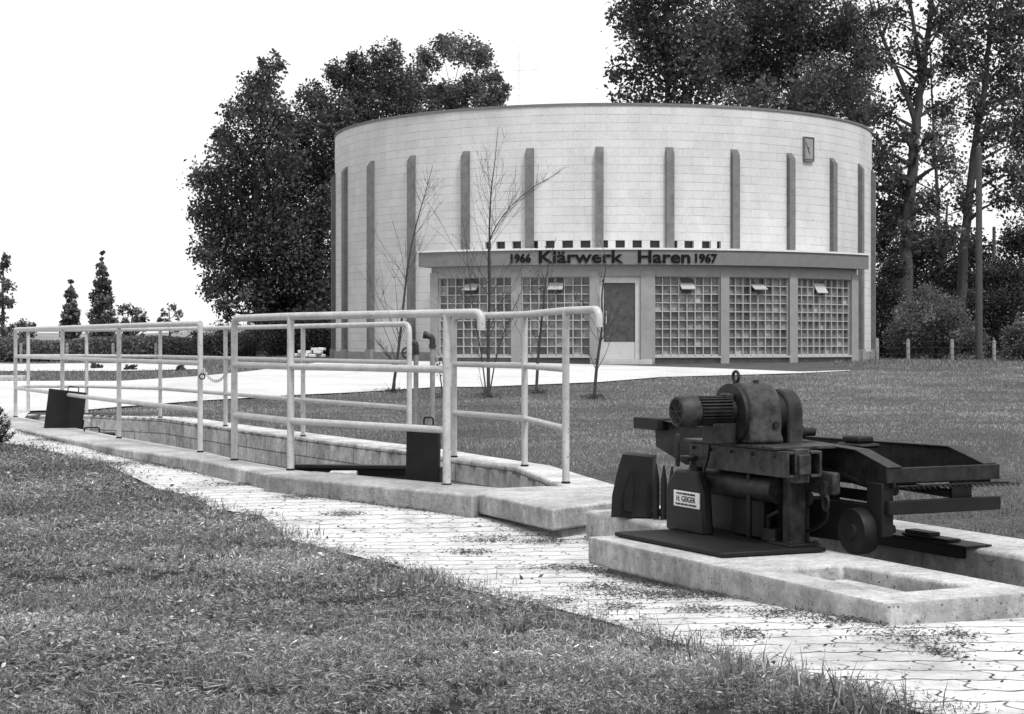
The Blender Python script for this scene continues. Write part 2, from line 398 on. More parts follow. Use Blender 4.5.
def seg_strip(name, F, B, m, off, rows=24, sub=8):
    v = []; f = []; cols = (len(F) - 1) * sub + 1
    def li(P): return np.stack([np.interp(np.linspace(0, len(P) - 1, cols), np.arange(len(P)), np.array(P)[:, k]) for k in (0, 1)], 1)
    A, Bq = li(F), li(B)
    for r in range(rows + 1):
        q = A + (Bq - A) * (r / rows); z = zfun(q[:, 0], q[:, 1]) + off
        v += [(q[i, 0], q[i, 1], float(z[i])) for i in range(cols)]
    f = [(r * cols + i, r * cols + i + 1, (r + 1) * cols + i + 1, (r + 1) * cols + i) for r in range(rows) for i in range(cols - 1)]
    me = bpy.data.meshes.new(name); me.from_pydata(v, [], f); me.materials.append(m); me.update()
    o = bpy.data.objects.new(name, me); C.objects.link(o); o['kind'] = 'structure'; return o
seg_strip('forecourt', FC_F, FC_B, M['gravel'], .02)
M['soil'] = simple('soil', .028, 1, .5, 9, b=.6, spec=.05)
draped('soil', EDGE[1:], [(-9, 18), (-9, 14), (-7, 9), (-5, 5), (-3, 2.2), (1.5, 1.8)], 60, 200, M['soil'], .003)
# a paler track beyond the verge on the left
seg_strip('track', [ground_px(p, 372) for p in (-200, 0, 60, 120)] + [ground_px(200, 370)], [ground_px(p, 364) for p in (-200, 0, 60, 120)] + [ground_px(200, 366)], M['gravel'], .02, 8)
# far low hills
mb = MB(); hx = np.linspace(-700, 500, 90)
for i, x in enumerate(hx):
    h = 5.2 + 1.6 * math.sin(x * .013 + 1) + .8 * math.sin(x * .05) + .35 * math.sin(x * .21)
    mb.v += [(x, 560, -1), (x, 600, h), (x, 900, h + 1)]
for i in range(len(hx) - 1):
    for k in (0, 1): mb.f.append((i * 3 + k, i * 3 + 3 + k, i * 3 + 4 + k, i * 3 + 1 + k))
o = mb.build('hills', M['hill']); o['kind'] = 'structure'

# ------------------------------------------------------------------ vegetation builders
def leaf_object(name, m, P, size, tint, parent=None, origin=(0, 0, 0), flat=.0, aspect=.62):
    n = len(P); P = P - np.array(origin)
    a = RNG.normal(size=(n, 3)); a[:, 2] *= (1 - flat); a /= np.linalg.norm(a, axis=1)[:, None] + 1e-9
    b = RNG.normal(size=(n, 3)); b -= a * (a * b).sum(1)[:, None]; b /= np.linalg.norm(b, axis=1)[:, None] + 1e-9
    c = np.cross(a, b); s = size[:, None]
    q = np.stack([P - a * s, P + b * s * aspect + c * s * .15, P + a * s, P - b * s * aspect + c * s * .15], 1).reshape(-1, 3)
    me = bpy.data.meshes.new(name); me.vertices.add(4 * n); me.vertices.foreach_set('co', q.astype(np.float32).ravel())
    me.loops.add(4 * n); me.loops.foreach_set('vertex_index', np.arange(4 * n, dtype=np.int32))
    me.polygons.add(n); me.polygons.foreach_set('loop_start', np.arange(0, 4 * n, 4, dtype=np.int32))
    me.update(calc_edges=True); me.materials.append(m)
    at_ = me.attributes.new('tint', 'FLOAT', 'POINT'); at_.data.foreach_set('value', np.repeat(tint, 4).astype(np.float32))
    o = bpy.data.objects.new(name, me); C.objects.link(o)
    if parent is not None: o.parent = parent
    return o

def tree(name, label, cat, Y, base_px, clumps, leafm, dens=1.0, leaf0=.11, trunk=.16, depth=1.0, trunk_path=None, limbs=None, group=None, bark='bark', fill=.45, base_z=None, spread=0.0):
    """clumps: (px, py, radius px); leaf clumps spread through the depth of the crown"""
    sc = Y / FPX; leaf = leaf0
    bx = (base_px - CX) * sc; bz = zt(bx, Y) if base_z is None else base_z
    root = thing(name, (bx, Y, bz - .05), label, cat, group)
    zs = [HY - c[1] for c in clumps]; xsn = [c[0] for c in clumps]
    cxm = np.mean(xsn); half = max(c[2] for c in clumps) + (max(xsn) - min(xsn)) / 2
    P = []; T = []; ctr = []
    for (px, py, r) in clumps:
        rel = max(0, 1 - ((px - cxm) / (half + 1)) ** 2) ** .5
        k = 2 if r > 14 else 1
        for q in range(k):
            dy = RNG.uniform(-1, 1) * depth * half * sc * rel * .8
            c = np.array(((px - CX) * sc, Y + dy, CAM.z + (HY - py) * sc)); c[0] *= (Y + dy) / Y; c[2] = CAM.z + (c[2] - CAM.z) * (Y + dy) / Y
            rad = r * sc
            ctr.append((c, rad))
            # leaf clusters make the outline ragged; the rest is spread through the whole clump
            leaf = leaf0 * .62; ntot = int(dens * 15.0 * (rad / leaf) ** 2 / k) + 30
            ns = max(5, int(10 * (r / 18))); na = int(ntot * .74 / ns) + 1
            for s_ in range(ns):
                v = RNG.normal(size=3); v /= np.linalg.norm(v)
                cc = c + v * rad * RNG.uniform(.3, 1.0) * np.array((1, 1, .92)); rr = rad * RNG.uniform(.14, .30)
                P.append(cc + RNG.normal(size=(na, 3)) * rr * (1 + spread * .3)); T.append(np.full(na, np.exp(RNG.normal(0, .38))) * RNG.uniform(.6, 1.4, na))  # random tone per cluster, spread wide to paint in lit and shaded foliage
            nb = int(ntot * .26); w = RNG.normal(size=(nb, 3)); w /= np.linalg.norm(w, axis=1)[:, None]
            w *= (RNG.uniform(0, 1, nb) ** .4)[:, None] * rad * 1.15
            P.append(c + w); T.append(RNG.uniform(.5, 1.4, nb))
    P = np.concatenate(P); T = np.concatenate(T)
    keep = P[:, 2] > bz + .02; P = P[keep]; T = T[keep]
    o = leaf_object('crown', leafm, P, leaf * RNG.uniform(.55, 1.25, len(P)), T, root, root.location)
    mb = MB()
    top = max(c[0][2] for c in ctr)
    if trunk_path is None:
        trunk_path = [(base_px, None), (base_px + (cxm - base_px) * .5, HY - (bz + (top - bz) * .5 - CAM.z) / sc), (cxm, HY - (top - CAM.z) / sc + 6)]
    pts = []
    for (px, py) in trunk_path:
        p = Vector((bx, Y, bz - .15)) if py is None else at(px, py, Y)
        pts.append(p)
    pts2 = []
    for i in range(len(pts) - 1):
        for k in range(6):
            q = pts[i].lerp(pts[i + 1], k / 6); q += Vector((random.uniform(-1, 1), random.uniform(-1, 1), 0)) * trunk * .18 * (1 if i + k else 0); pts2.append(q)
    pts2.append(pts[-1]); L = len(pts2)
    mb.tube(pts2, [trunk * (1 - .85 * i / (L - 1)) + .01 + (trunk * .5 * max(0, 1 - i / 1.5)) for i in range(L)], 9)
    for (c, rad) in ctr:
        cv = Vector(c); j = min(range(L), key=lambda i_: (pts2[i_] - cv).length + max(0, pts2[i_].z - cv.z + rad * .8) * 2)
        a = pts2[j]
        if (cv - a).length < .3: continue
        mid = a.lerp(cv, .5) + Vector((random.uniform(-.1, .1), random.uniform(-.1, .1), .12)) * (cv - a).length * .5
        r0 = trunk * (1 - .85 * j / (L - 1)) * .5 + .008
        mb.tube([a, a.lerp(mid, .55), mid, cv], [r0, r0 * .75, r0 * .5, r0 * .22], 6)
    for lb in (limbs or []):
        q = [at(px, py, Y) for px, py, _ in lb]; mb.tube(q, [r_ for _, _, r_ in lb], 7)
    mb.build('trunk', M[bark], root)
    return root

# ------------------------------------------------------------------ the round building
BC = Vector((2.62, 49.93)); BR = 7.78; ZB, ZTOP = .44, 6.88
def cyl(r, a, z): return (BC.x + r * math.sin(a), BC.y - r * math.cos(a), z)
def ang(px, r):
    lo, hi = -1.2, 1.2
    f = lambda a: CX + FPX * (BC.x + r * math.sin(a)) / (BC.y - r * math.cos(a))
    for _ in range(50):
        m_ = (lo + hi) / 2
        if f(m_) < px: lo = m_
        else: hi = m_
    return (lo + hi) / 2
bld = thing('treatment_building', (BC.x, BC.y, .5), 'round windowless white block building with grey pilasters and a glass brick entrance annex', 'building')
PIT = 2 * math.pi / 28; A0 = ang(599.5, BR)
WZ0, WZ1 = 3.30, 3.52
win_px = [(485, 491), (496, 505), (512, 521), (533, 538), (545.5, 554.5), (562, 573), (580.5, 590.5), (603.5, 608), (615.5, 625), (632.5, 642), (650, 660), (672.5, 677.5), (684.5, 694), (702, 711), (717, 721)]
wins = [(ang(a, BR), ang(b, BR)) for a, b in win_px]
# wall: parametric skin with openings left out, reveals and dark panes behind
angs = sorted(set([round(a, 5) for w in wins for a in w] + [round(-math.pi + i * math.pi / 72, 5) for i in range(145)]))
zsx = [ZB, WZ0, WZ1, 4.6, 5.7, ZTOP]
bmv = []; bmf = []; uvs = []
def wq(a0, a1, z0, z1, r0=BR, r1=BR):
    b = len(bmv)
    bmv.extend([cyl(r0, a0, z0), cyl(r0, a1, z0), cyl(r1, a1, z1), cyl(r1, a0, z1)])
    uvs.extend([(a0 * BR, z0), (a1 * BR, z0), (a1 * BR, z1), (a0 * BR, z1)]); bmf.append((b, b + 1, b + 2, b + 3))
for i in range(len(angs) - 1):
    am = (angs[i] + angs[i + 1]) / 2
    for k in range(len(zsx) - 1):
        if k == 1 and any(w[0] - 1e-4 < am < w[1] + 1e-4 for w in wins): continue
        wq(angs[i], angs[i + 1], zsx[k], zsx[k + 1])
for a, b in wins:
    wq(a, b, WZ0, WZ0, BR, BR - .14); wq(a, b, WZ1, WZ1, BR, BR - .14)
    for q in (a, b):
        b0 = len(bmv); bmv.extend([cyl(BR, q, WZ0), cyl(BR - .14, q, WZ0), cyl(BR - .14, q, WZ1), cyl(BR, q, WZ1)]); uvs.extend([(q * BR, WZ0)] * 4); bmf.append((b0, b0 + 1, b0 + 2, b0 + 3))
me = bpy.data.meshes.new('wall'); me.from_pydata([tuple(Vector(v) - bld.location) for v in bmv], [], bmf); me.materials.append(M['wall'])
ul = me.uv_layers.new(name='UVMap')
for lp in me.loops: ul.data[lp.index].uv = uvs[lp.vertex_index]
me.update(); o = bpy.data.objects.new('wall', me); C.objects.link(o); o.parent = bld
for a, b in wins:
    mb = MB(); n_ = 3
    for i in range(n_):
        q0, q1 = a + (b - a) * i / n_, a + (b - a) * (i + 1) / n_; v0 = len(mb.v)
        mb.v += [cyl(BR - .12, q0, WZ0), cyl(BR - .12, q1, WZ0), cyl(BR - .12, q1, WZ1), cyl(BR - .12, q0, WZ1)]; mb.f.append((v0, v0 + 1, v0 + 2, v0 + 3))
    mb.build('small_window', M['void'], bld)
def arc_band(mb, r0, r1, a0, a1, z0, z1, n):
    ring = []
    for i in range(n + 1):
        a = a0 + (a1 - a0) * i / n
        ring.append([cyl(r0, a, z0), cyl(r1, a, z0), cyl(r1, a, z1), cyl(r0, a, z1)])
    b = len(mb.v)
    for q in ring: mb.v += q
    for i in range(n):
        for k in range(4): mb.f.append((b + i * 4 + k, b + i * 4 + (k + 1) % 4, b + i * 4 + 4 + (k + 1) % 4, b + i * 4 + 4 + k))
    if abs(a1 - a0) < 6.2: mb.f += [(b, b + 1, b + 2, b + 3), (b + n * 4 + 3, b + n * 4 + 2, b + n * 4 + 1, b + n * 4)]
mb = MB(); arc_band(mb, BR - .35, BR + .03, -math.pi, math.pi, ZTOP - .005, ZTOP + .05, 144); mb.build('coping', M['render_dark'], bld)
mb = MB(); arc_band(mb, .01, BR - .3, -math.pi, math.pi, ZTOP - .3, ZTOP - .2, 96); mb.build('roof', M['render_dark'], bld)
mb = MB(); arc_band(mb, BR - .1, BR + .05, -math.pi, math.pi, ZB, ZB + .30, 144); mb.build('plinth', M['plinth'], bld)
for k in range(-7, 8):
    a = A0 + k * PIT; h = .1 / BR; mb = MB(); zt_, zb_ = 5.83, ZB
    v = []
    for (r, z) in ((BR - .05, zb_), (BR + .12, zb_), (BR + .12, zt_ - .14), (BR - .02, zt_ + .04), (BR - .05, zt_ + .04)):
        v += [cyl(r, a - h, z), cyl(r, a + h, z)]
    f = [(2 * i, 2 * i + 1, (2 * i + 3) % 10, (2 * i + 2) % 10) for i in range(5)] + [(0, 2, 4, 6, 8), (9, 7, 5, 3, 1)]
    mb.add(v, f)
    p = mb.build('pilaster', M['pilaster'], bld)
    mb = MB(); h2 = .135 / BR; v = [cyl(r, a + s, z) for z in (ZB, ZB + .36) for (r, s) in ((BR, -h2), (BR, h2), (BR + .15, h2), (BR + .15, -h2))]
    mb.add(v, [(0, 1, 2, 3), (7, 6, 5, 4), (0, 4, 5, 1), (1, 5, 6, 2), (2, 6, 7, 3), (3, 7, 4, 0)]); mb.build('foot', M['plinth'], p)
# small box high on the wall
a = ang(809, BR + .05); Mx = Matrix.Translation(cyl(BR, a, 0)) @ Matrix.Rotation(a, 4, 'Z')
mb = MB(); mb.box(-.17, .17, -.04, .06, 5.70, 6.28, Mx); wb = mb.build('wall_box', M['plinth'], bld, bevel=.01)
mb = MB(); mb.box(-.15, .15, -.06, -.042, 5.73, 6.25, Mx); mb.build('cover', M['render'], wb)
mb = MB(); mb.add([(-.14, -.064, 6.14), (-.01, -.064, 5.86), (.03, -.064, 5.88), (-.03, -.064, 5.98), (.02, -.064, 6.02), (-.07, -.064, 6.04), (-.12, -.064, 6.17)], [(0, 1, 2, 3, 4, 5, 6)], Mx); mb.build('cracked_hole', M['void'], wb)
mb = MB(); mb.box(-.18, .18, -.07, .04, 5.66, 5.698, Mx); mb.box(.172, .195, -.07, .04, 5.70, 6.28, Mx); mb.box(-.195, -.172, -.07, .04, 5.70, 6.28, Mx); mb.box(-.195, .195, -.07, .04, 6.282, 6.30, Mx); mb.build('frame', M['render_dark'], wb)

# entrance annex: curved canopy on piers with glass brick panels
CR = 9.12; CA0, CA1 = ang(418.5, CR), R(45.6)
mb = MB(); arc_band(mb, BR - .02, CR, CA0, CA1, 2.86, 3.215, 60); can = mb.build('canopy', M['fascia'], bld)
mb = MB(); arc_band(mb, BR + .01, CR + .035, CA0 - .003, CA1 + .003, 3.217, 3.262, 60); mb.build('edge_trim', M['fascia_trim'], can)
WR = 8.93
AN = lambda px: ang(px, WR)
mb = MB(); arc_band(mb, BR + .03, WR - .02, AN(431), AN(857.5), 2.585, 2.857, 60); mb.build('lintel', M['render'], bld)
piers = [(430, 437.5), (511, 521), (590, 599.5), (641, 655), (721, 729.5), (790, 798), (852, 858.5)]
for a, b in piers:
    mb = MB(); arc_band(mb, BR + .02, WR, AN(a), AN(b), ZB, 2.72, 3); mb.build('pier', M['render'], bld)
def text_mesh(body, bold=0.0):
    cu = bpy.data.curves.new('t', 'FONT'); cu.body = body; cu.extrude = .5; cu.offset = bold; cu.resolution_u = 4
    ob = bpy.data.objects.new('t', cu); C.objects.link(ob)
    me = bpy.data.meshes.new_from_object(ob.evaluated_get(bpy.context.evaluated_depsgraph_get()))
    bpy.data.objects.remove(ob); v = np.array([q.co for q in me.vertices]); f = [tuple(p.vertices) for p in me.polygons]; bpy.data.meshes.remove(me)
    return v, f
def fascia_text(body, px0, px1, z0, height, bold):
    v, f = text_mesh(body, bold)
    cap = text_mesh('H', bold)[0]; ch = cap[:, 1].max() - cap[:, 1].min(); y0 = cap[:, 1].min()
    x0, x1 = v[:, 0].min(), v[:, 0].max(); a0, a1 = ang(px0, CR), ang(px1, CR)
    mb = MB()
    mb.v = [cyl(CR + (.03 if q[2] > 0 else .001), a0 + (a1 - a0) * (q[0] - x0) / (x1 - x0), z0 + (q[1] - y0) / ch * height) for q in v]
    mb.f = f; return mb.build('lettering', M['ink'], can, smooth=0)
fascia_text('1966', 511, 531, 2.92, .21, .03)
fascia_text('Klärwerk', 539, 623, 2.90, .30, .02)
fascia_text('Haren', 638, 690, 2.90, .30, .02)
fascia_text('1967', 695, 717, 2.92, .21, .03)
panels = [(437.5, 511, 9, .55), (521, 590, 8, .5), (655, 721, 8, .55), (729.5, 790, 8, .6), (798, 852, 9, .15)]
PZ0, PZ1 = .68, 2.585
for (a, b, cols, tilt) in panels:
    aa, ab = AN(a), AN(b); r = WR - .10
    p = Vector(cyl(r, aa, 0)); q = Vector(cyl(r, ab, 0)); u = (q - p).normalized(); L = (q - p).length
    Mx = Matrix(((u.x, -u.y, 0, p.x), (u.y, u.x, 0, p.y), (0, 0, 1, 0), (0, 0, 0, 1)))      # local x along, y inwards
    cw = L / cols; rows = 9; rh = (PZ1 - PZ0) / rows; c0 = 3 if cols == 8 else 3
    mb = MB(); vx0, vx1, vz0, vz1 = c0 * cw, (c0 + 2) * cw, PZ1 - 2 * rh, PZ1
    for c in range(cols + 1):
        x = c * cw; w = .021 if 0 < c < cols else .04
        zt2 = vz0 if c == c0 + 1 else PZ1
        mb.box(x - w / 2, x + w / 2, -.01, .07, PZ0, zt2, Mx)
    for k in range(rows + 1):
        z = PZ0 + k * rh
        w = .021 if 0 < k < rows else .036
        for c in range(cols):
            if c in (c0, c0 + 1) and k in (rows - 1,): continue
            mb.box(c * cw + .0135, (c + 1) * cw - .0135, -.007, .07, z - w / 2, z + w / 2, Mx)
    gp = mb.build('glass_brick_panel', M['mortar'], bld, smooth=0)
    mb = MB()
    for c in range(cols):
        for k in range(rows):
            ty, tx_ = random.uniform(-.006, .006), random.uniform(-.006, .006); x0_, x1_, z0_, z1_ = c * cw, (c + 1) * cw, PZ0 + k * rh, PZ0 + (k + 1) * rh
            mb.add([(x0_, .060 + tx_ + ty, z0_), (x1_, .060 - tx_ + ty, z0_), (x1_, .060 - tx_ - ty, z1_), (x0_, .060 + tx_ - ty, z1_)], [(0, 1, 2, 3)], Mx)
    go = mb.build('glass', M['glass_block'], gp, smooth=0)
    ta = go.data.attributes.new('tint', 'FLOAT', 'FACE'); ta.data.foreach_set('value', np.exp(RNG.normal(0, .38, cols * rows)).astype(np.float32))
    mb = MB(); mb.box(vx0 + .02, vx1 - .02, .058, .064, vz0 + .01, vz1 - .01, Mx); mb.build('vent_opening', M['void'], gp)
    Mv = Mx @ Matrix.Translation(((vx0 + vx1) / 2, -.02, vz0 + rh)) @ Matrix.Rotation(-tilt - .45, 4, 'X')
    mb = MB(); mb.box(-cw + .03, cw - .03, -.012, .012, -rh * .82, rh * .55, Mv); mb.build('vent_flap', M['flap'], gp)
    mb = MB(); mb.box(-.02, L + .02, -.10, .08, PZ0 - .065, PZ0 - .02, Mx); mb.build('sill', M['mortar'], bld, bevel=.005)
    mb = MB(); mb.box(-.04, L + .04, -.005, .5, ZB, PZ0 - .066, Mx); mb.build('base_wall', M['render_dark'], bld)
# door bay
aa, ab = AN(599.5), AN(641); r = WR - .08
p = Vector(cyl(r, aa, 0)); q = Vector(cyl(r, ab, 0)); u = (q - p).normalized(); L = (q - p).length
Mx = Matrix(((u.x, -u.y, 0, p.x), (u.y, u.x, 0, p.y), (0, 0, 1, 0), (0, 0, 0, 1)))
mb = MB(); mb.box(.002, .10, 0, .12, .58, 2.58, Mx); mb.box(L - .13, L - .002, 0, .12, .58, 2.58, Mx); mb.box(.10, L - .13, 0, .12, 2.43, 2.58, Mx)
door = mb.build('door', M['frame_pale'], bld)
mb = MB(); mb.box(.10, L - .13, .03, .08, .58, 1.0, Mx); mb.build('kick_panel', M['frame_pale'], door)
mb = MB(); mb.box(.10, L - .13, .05, .08, 1.002, 2.428, Mx); mb.build('glass', M['glass_door'], door)
mb = MB(); mb.tube([(.16, -.03, 1.4), (.16, -.03, 1.75)], .012, 8, Mx); mb.tube([(.16, -.03, 1.45), (.16, .05, 1.45)], .01, 6, Mx); mb.build('handle', M['flap'], door)
mb = MB(); mb.box(-.05, L + .25, -.42, .10, ZB, .575, Mx); mb.build('step', M['concrete_far'], bld, bevel=.01)

# ------------------------------------------------------------------ channel walls
ZC = .165; ZD = -.5
def wall_obj(name, poly, z0, z1, m, label, bevel=.015):
    cx = sum(p[0] for p in poly) / len(poly); cy = sum(p[1] for p in poly) / len(poly)
    mb = MB(); mb.prism(poly, z0, z1); o = mb.build(name, m, bevel=bevel, origin=(cx, cy, 0)); return tag(o, label, 'concrete curb')
J = 6
wall_obj('concrete_curb', [(-5.75, 18.6)] + NEAR_OUT[1:5] + [(-1.515, 10.69), (-1.27, 10.95)] + [(-1.40, 11.1), (-1.92, 12.04), (-2.3, 12.9), (-3.35, 14.8), (-4.45, 16.95), (-5.46, 18.95)], ZD, ZC, M['concrete'], 'long pale concrete channel curb under the leftmost railing, beside the white paving')
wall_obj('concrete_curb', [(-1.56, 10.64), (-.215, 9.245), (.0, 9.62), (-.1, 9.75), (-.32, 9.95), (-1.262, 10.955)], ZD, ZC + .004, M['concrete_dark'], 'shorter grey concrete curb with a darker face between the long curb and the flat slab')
fo = [(-5.9, 19.3), (-5.6, 19.85), (-4.75, 19.85), (-3.52, 18.8), (-2.5, 16.8), (-1.53, 15.05), (-.52, 13.25), (-.15, 12.4), (.27, 11.5), (.62, 9.9)]
wall_obj('channel_wall', FAR_IN[1:] + fo[::-1], ZD, ZC, M['concrete_block'], 'blockwork channel wall along the far lawn, carrying the rear railings')
# cover slab with a recessed support below
wall_obj('concrete_slab', [(-.21, 9.36), (.204, 8.45), (.56, 8.88), (.66, 9.7), (.35, 9.76), (.17, 9.79), (-.08, 9.66)], .06, ZC + .006, M['concrete'], 'flat pale concrete cover slab between the curb and the rake machine', .012)
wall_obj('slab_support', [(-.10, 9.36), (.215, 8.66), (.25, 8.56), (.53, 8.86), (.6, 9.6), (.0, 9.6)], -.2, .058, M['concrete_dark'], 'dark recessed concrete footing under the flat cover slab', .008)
wall_obj('concrete_curb', [en(-1.05, .53), en(-1.05, .74), en(.3, .74), en(.3, .53)], ZD, ZC - .003, M['concrete'], 'narrow pale concrete curb under the black tined box, behind the machine plinth', .02)
# machine plinth with an open hatch
oc = [(0, 0), (2.08, 0), (2.08, .66), (0, .66)]; ic = [(1.22, .16), (1.88, .16), (1.88, .5), (1.20, .46)]
mb = MB()
def ringprism(outer, inner, z0, z1, zf):
    n = 4; vs = [en(*p) + (z1,) for p in outer] + [en(*p) + (z1,) for p in inner] + [en(*p) + (z0,) for p in outer] + [en(*p) + (zf,) for p in inner]
    fs = []
    for i in range(4):
        j = (i + 1) % 4
        fs += [(i, j, 4 + j, 4 + i), (i, 8 + i, 8 + j, j), (4 + i, 4 + j, 12 + j, 12 + i)]
    fs += [(12, 13, 14, 15), (8, 9, 10, 11)]
    mb.add(vs, fs)
ringprism(oc, ic, .048, ZC, .05)
pl = mb.build('machine_plinth', M['concrete'], bevel=.014, origin=(P0.x, P0.y, 0)); tag(pl, 'low concrete plinth with an open rectangular hatch carrying the rake machine', 'concrete plinth')
mb = MB()
for (t0, t1, n0, n1) in ((1.235, 1.865, .385, .455), (1.235, 1.30, .175, .38), (1.31, 1.865, .172, .215)):
    mb.prism([en(t0, n0), en(t1, n0), en(t1, n1), en(t0, n1)], .051, .112)
mb.build('hatch_ledge', M['concrete'], pl, bevel=.006)
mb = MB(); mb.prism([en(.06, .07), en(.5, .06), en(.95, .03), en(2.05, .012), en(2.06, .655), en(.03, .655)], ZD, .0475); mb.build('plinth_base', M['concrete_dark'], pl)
wall_obj('concrete_curb', [en(2.06, .69), en(2.06, 2.2), en(2.26, 2.2), en(2.26, .69)], ZD, ZC - .006, M['concrete'], 'short concrete end curb at the right edge, beyond the dark stain on the plinth', .015)
wall_obj('channel_wall', [en(-1.4, 1.25), en(2.055, 1.25), en(2.055, 1.66), en(-1.4, 1.66)], ZD, ZC - .002, M['concrete'], 'pale concrete channel wall behind the rake machine, with lawn along its back', .02)
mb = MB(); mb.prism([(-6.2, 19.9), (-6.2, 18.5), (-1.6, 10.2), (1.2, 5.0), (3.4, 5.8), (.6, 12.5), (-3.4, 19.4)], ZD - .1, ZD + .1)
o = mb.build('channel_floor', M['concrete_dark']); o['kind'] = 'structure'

# ------------------------------------------------------------------ railings
def railing(label, posts, gr, r=.0275, start='plain', end='plain', tail=None, pre=None, up=0.0):
    ZR = [1.14 + up, .84, .487]
    root = thing('guard_rail', (posts[0][0], posts[0][1], ZC), label, 'railing', gr)
    for lv, nm in enumerate(('top_rail', 'middle_rail', 'lower_rail')):
        pts = [Vector((x, y, ZR[lv])) for x, y in posts]
        if pre is not None: pts = [Vector((x, y, ZR[lv])) for x, y in pre] + pts
        if lv == 0:
            if tail is not None:
                tx, ty, drop = tail; pts += [Vector((tx, ty, ZR[0])), Vector((tx, ty, ZR[0] - drop))]
            if start == 'bend': pts = [Vector((pts[0].x, pts[0].y, ZR[0] - .16))] + pts
            if end == 'bend': pts = pts + [Vector((pts[-1].x, pts[-1].y, ZR[0] - .16))]
            pts = fillet(pts, .09)
        rr = r * 1.04 if lv == 0 else r * .92
        mb = MB(); mb.tube(pts, rr, 12); mb.build(nm, M['rail'], root)
    for i, (x, y) in enumerate(posts):
        zt2 = ZR[0] - (.15 if (start == 'bend' and i == 0) or (end == 'bend' and i == len(posts) - 1) else .005)
        mb = MB(); mb.tube([(x, y, ZC - .01), (x, y, zt2)], r, 12); p = mb.build('post', M['rail'], root)
        mb = MB(); mb.lathe([(r * 1.05, 0), (r * 1.3, .0), (r * 1.25, .010), (r * 1.02, .014)], 12, Matrix.Translation((x, y, ZC - .001))); mb.build('foot_collar', M['black'], p)
    return root
G = 'pale tubular guard rails along the channel'
PA = [(-5.52, 18.9), (-4.43, 16.75), (-3.41, 14.75), (-2.36, 12.87)]
PB = [(-1.96, 12.0), (-1.44, 11.06), (-.38, 9.9)]
PC = [(-5.62, 19.75), (-4.93, 19.7), (-3.88, 18.75), (-2.84, 16.85), (-1.85, 15.05), (-.8, 13.25)]
PD = [(-.42, 12.32), (.085, 11.42), (.318, 10.04)]
railing('leftmost front railing with four posts on the long concrete curb', PA, G, r=.0205)
railing('front railing nearest the camera, its top rail overhanging and bent down at the right end', PB, G, r=.0235, start='bend', tail=(-.175, 9.69, .10), up=.027)
railing('long rear railing on the far channel wall, closing round the left end of the channel', PC, G, r=.0205, end='bend', pre=[(-5.54, 18.98)])
railing('short kinked rear railing left of the machine, its handrail end bent down', PD, G, r=.0215, start='bend', tail=(.495, 9.68, .10), up=.045)
# chain across the gap
a = Vector((-2.335, 12.84, .80)); b = Vector((-1.99, 12.03, .83)); n_ = 26
ch = thing('safety_chain', tuple(a), 'thin pale chain with a dark ring closing the gap in the front railing', 'chain')
mb = MB()
for i in range(n_):
    t = (i + .5) / n_; p = a.lerp(b, t); p.z -= .10 * 4 * t * (1 - t); dr = (b - a).normalized(); dr.z -= .10 * 4 * (1 - 2 * t) * .9
    q = dr.to_track_quat('X', 'Z').to_matrix().to_4x4()
    mb.torus(.011, .0032, Matrix.Translation(p) @ q @ Matrix.Rotation(math.pi / 2 * (i % 2), 4, 'X'), sx=1.7, seg=12, sub=6)
mb.build('chain_links', M['rail'], ch)
mb = MB(); mb.torus(.02, .005, Matrix.Translation(a + Vector((0, -.03, -.06))) @ Matrix.Rotation(math.pi / 2, 4, 'X')); mb.build('ring', M['black'], ch)

# ------------------------------------------------------------------ sluice boards, beam and other bits in the channel
def board(px0, px1, py0, Y, label, tilt, yaw):
    w = (px1 - px0) / FPX * Y / math.cos(yaw); ztop = CAM.z + (HY - py0) / FPX * Y; x = ((px0 + px1) / 2 - CX) / FPX * Y
    root = thing('sluice_board', (x, Y, -.3), label, 'sluice board', 'black sluice boards standing in the channel', yaw)
    root.rotation_euler = (0, tilt, yaw); H = ztop + .3
    mb = MB(); mb.box(-w / 2, w / 2, -.02, .02, 0, H); mb.build('plate', M['black'], root, local=True, bevel=.006)
    mb = MB(); mb.tube(fillet([(.0, 0, H - .01), (.0, 0, H + .045), (w * .28, 0, H + .045), (w * .28, 0, H - .01)], .02), .006, 6); mb.build('handle', M['black'], root, local=True)
    mb = MB(); mb.box(w / 2, w / 2 + .012, -.03, .03, H * .55, H * .68); mb.build('guide_lug', M['black'], root, local=True)
    return root
board(39, 75, 390, 16.5, 'leaning black sluice board with a wire handle behind the leftmost front railing', R(7), R(12))
board(404.5, 438, 424.5, 10.35, 'upright black sluice board beside the thick railing post in the middle', R(1.2), R(-12))
mb = MB()
Mx = Matrix.Translation((-1.05, 11.75, .0)) @ Matrix.Rotation(R(-8), 4, 'Z')
for (y0, y1, z0, z1) in ((-.05, .05, -.02, .0), (-.006, .006, -.075, -.021), (-.05, .05, -.095, -.076)): mb.box(-.5, .45, y0, y1, z0 + .15, z1 + .15, Mx)
tag(mb.build('steel_beam', M['black'], origin=(-1.05, 11.75, 0)), 'dark steel beam lying across inside the channel behind the front railing', 'beam')
o = MB().box(-1.22, -1.04, 11.3, 11.45, .05, .135).build('wood_block', M['concrete'], bevel=.008, origin=(-1.13, 11.4, 0)); tag(o, 'small pale block lying on the dark beam in the channel', 'block')
rt = thing('gate_winch', (-3.86, 15.9, -.3), 'small black fitting with a loop handle low in the left part of the channel', 'winch')
mb = MB(); mb.box(-4.02, -3.72, 15.85, 15.95, -.3, .155); mb.build('body', M['black'], rt, bevel=.01)
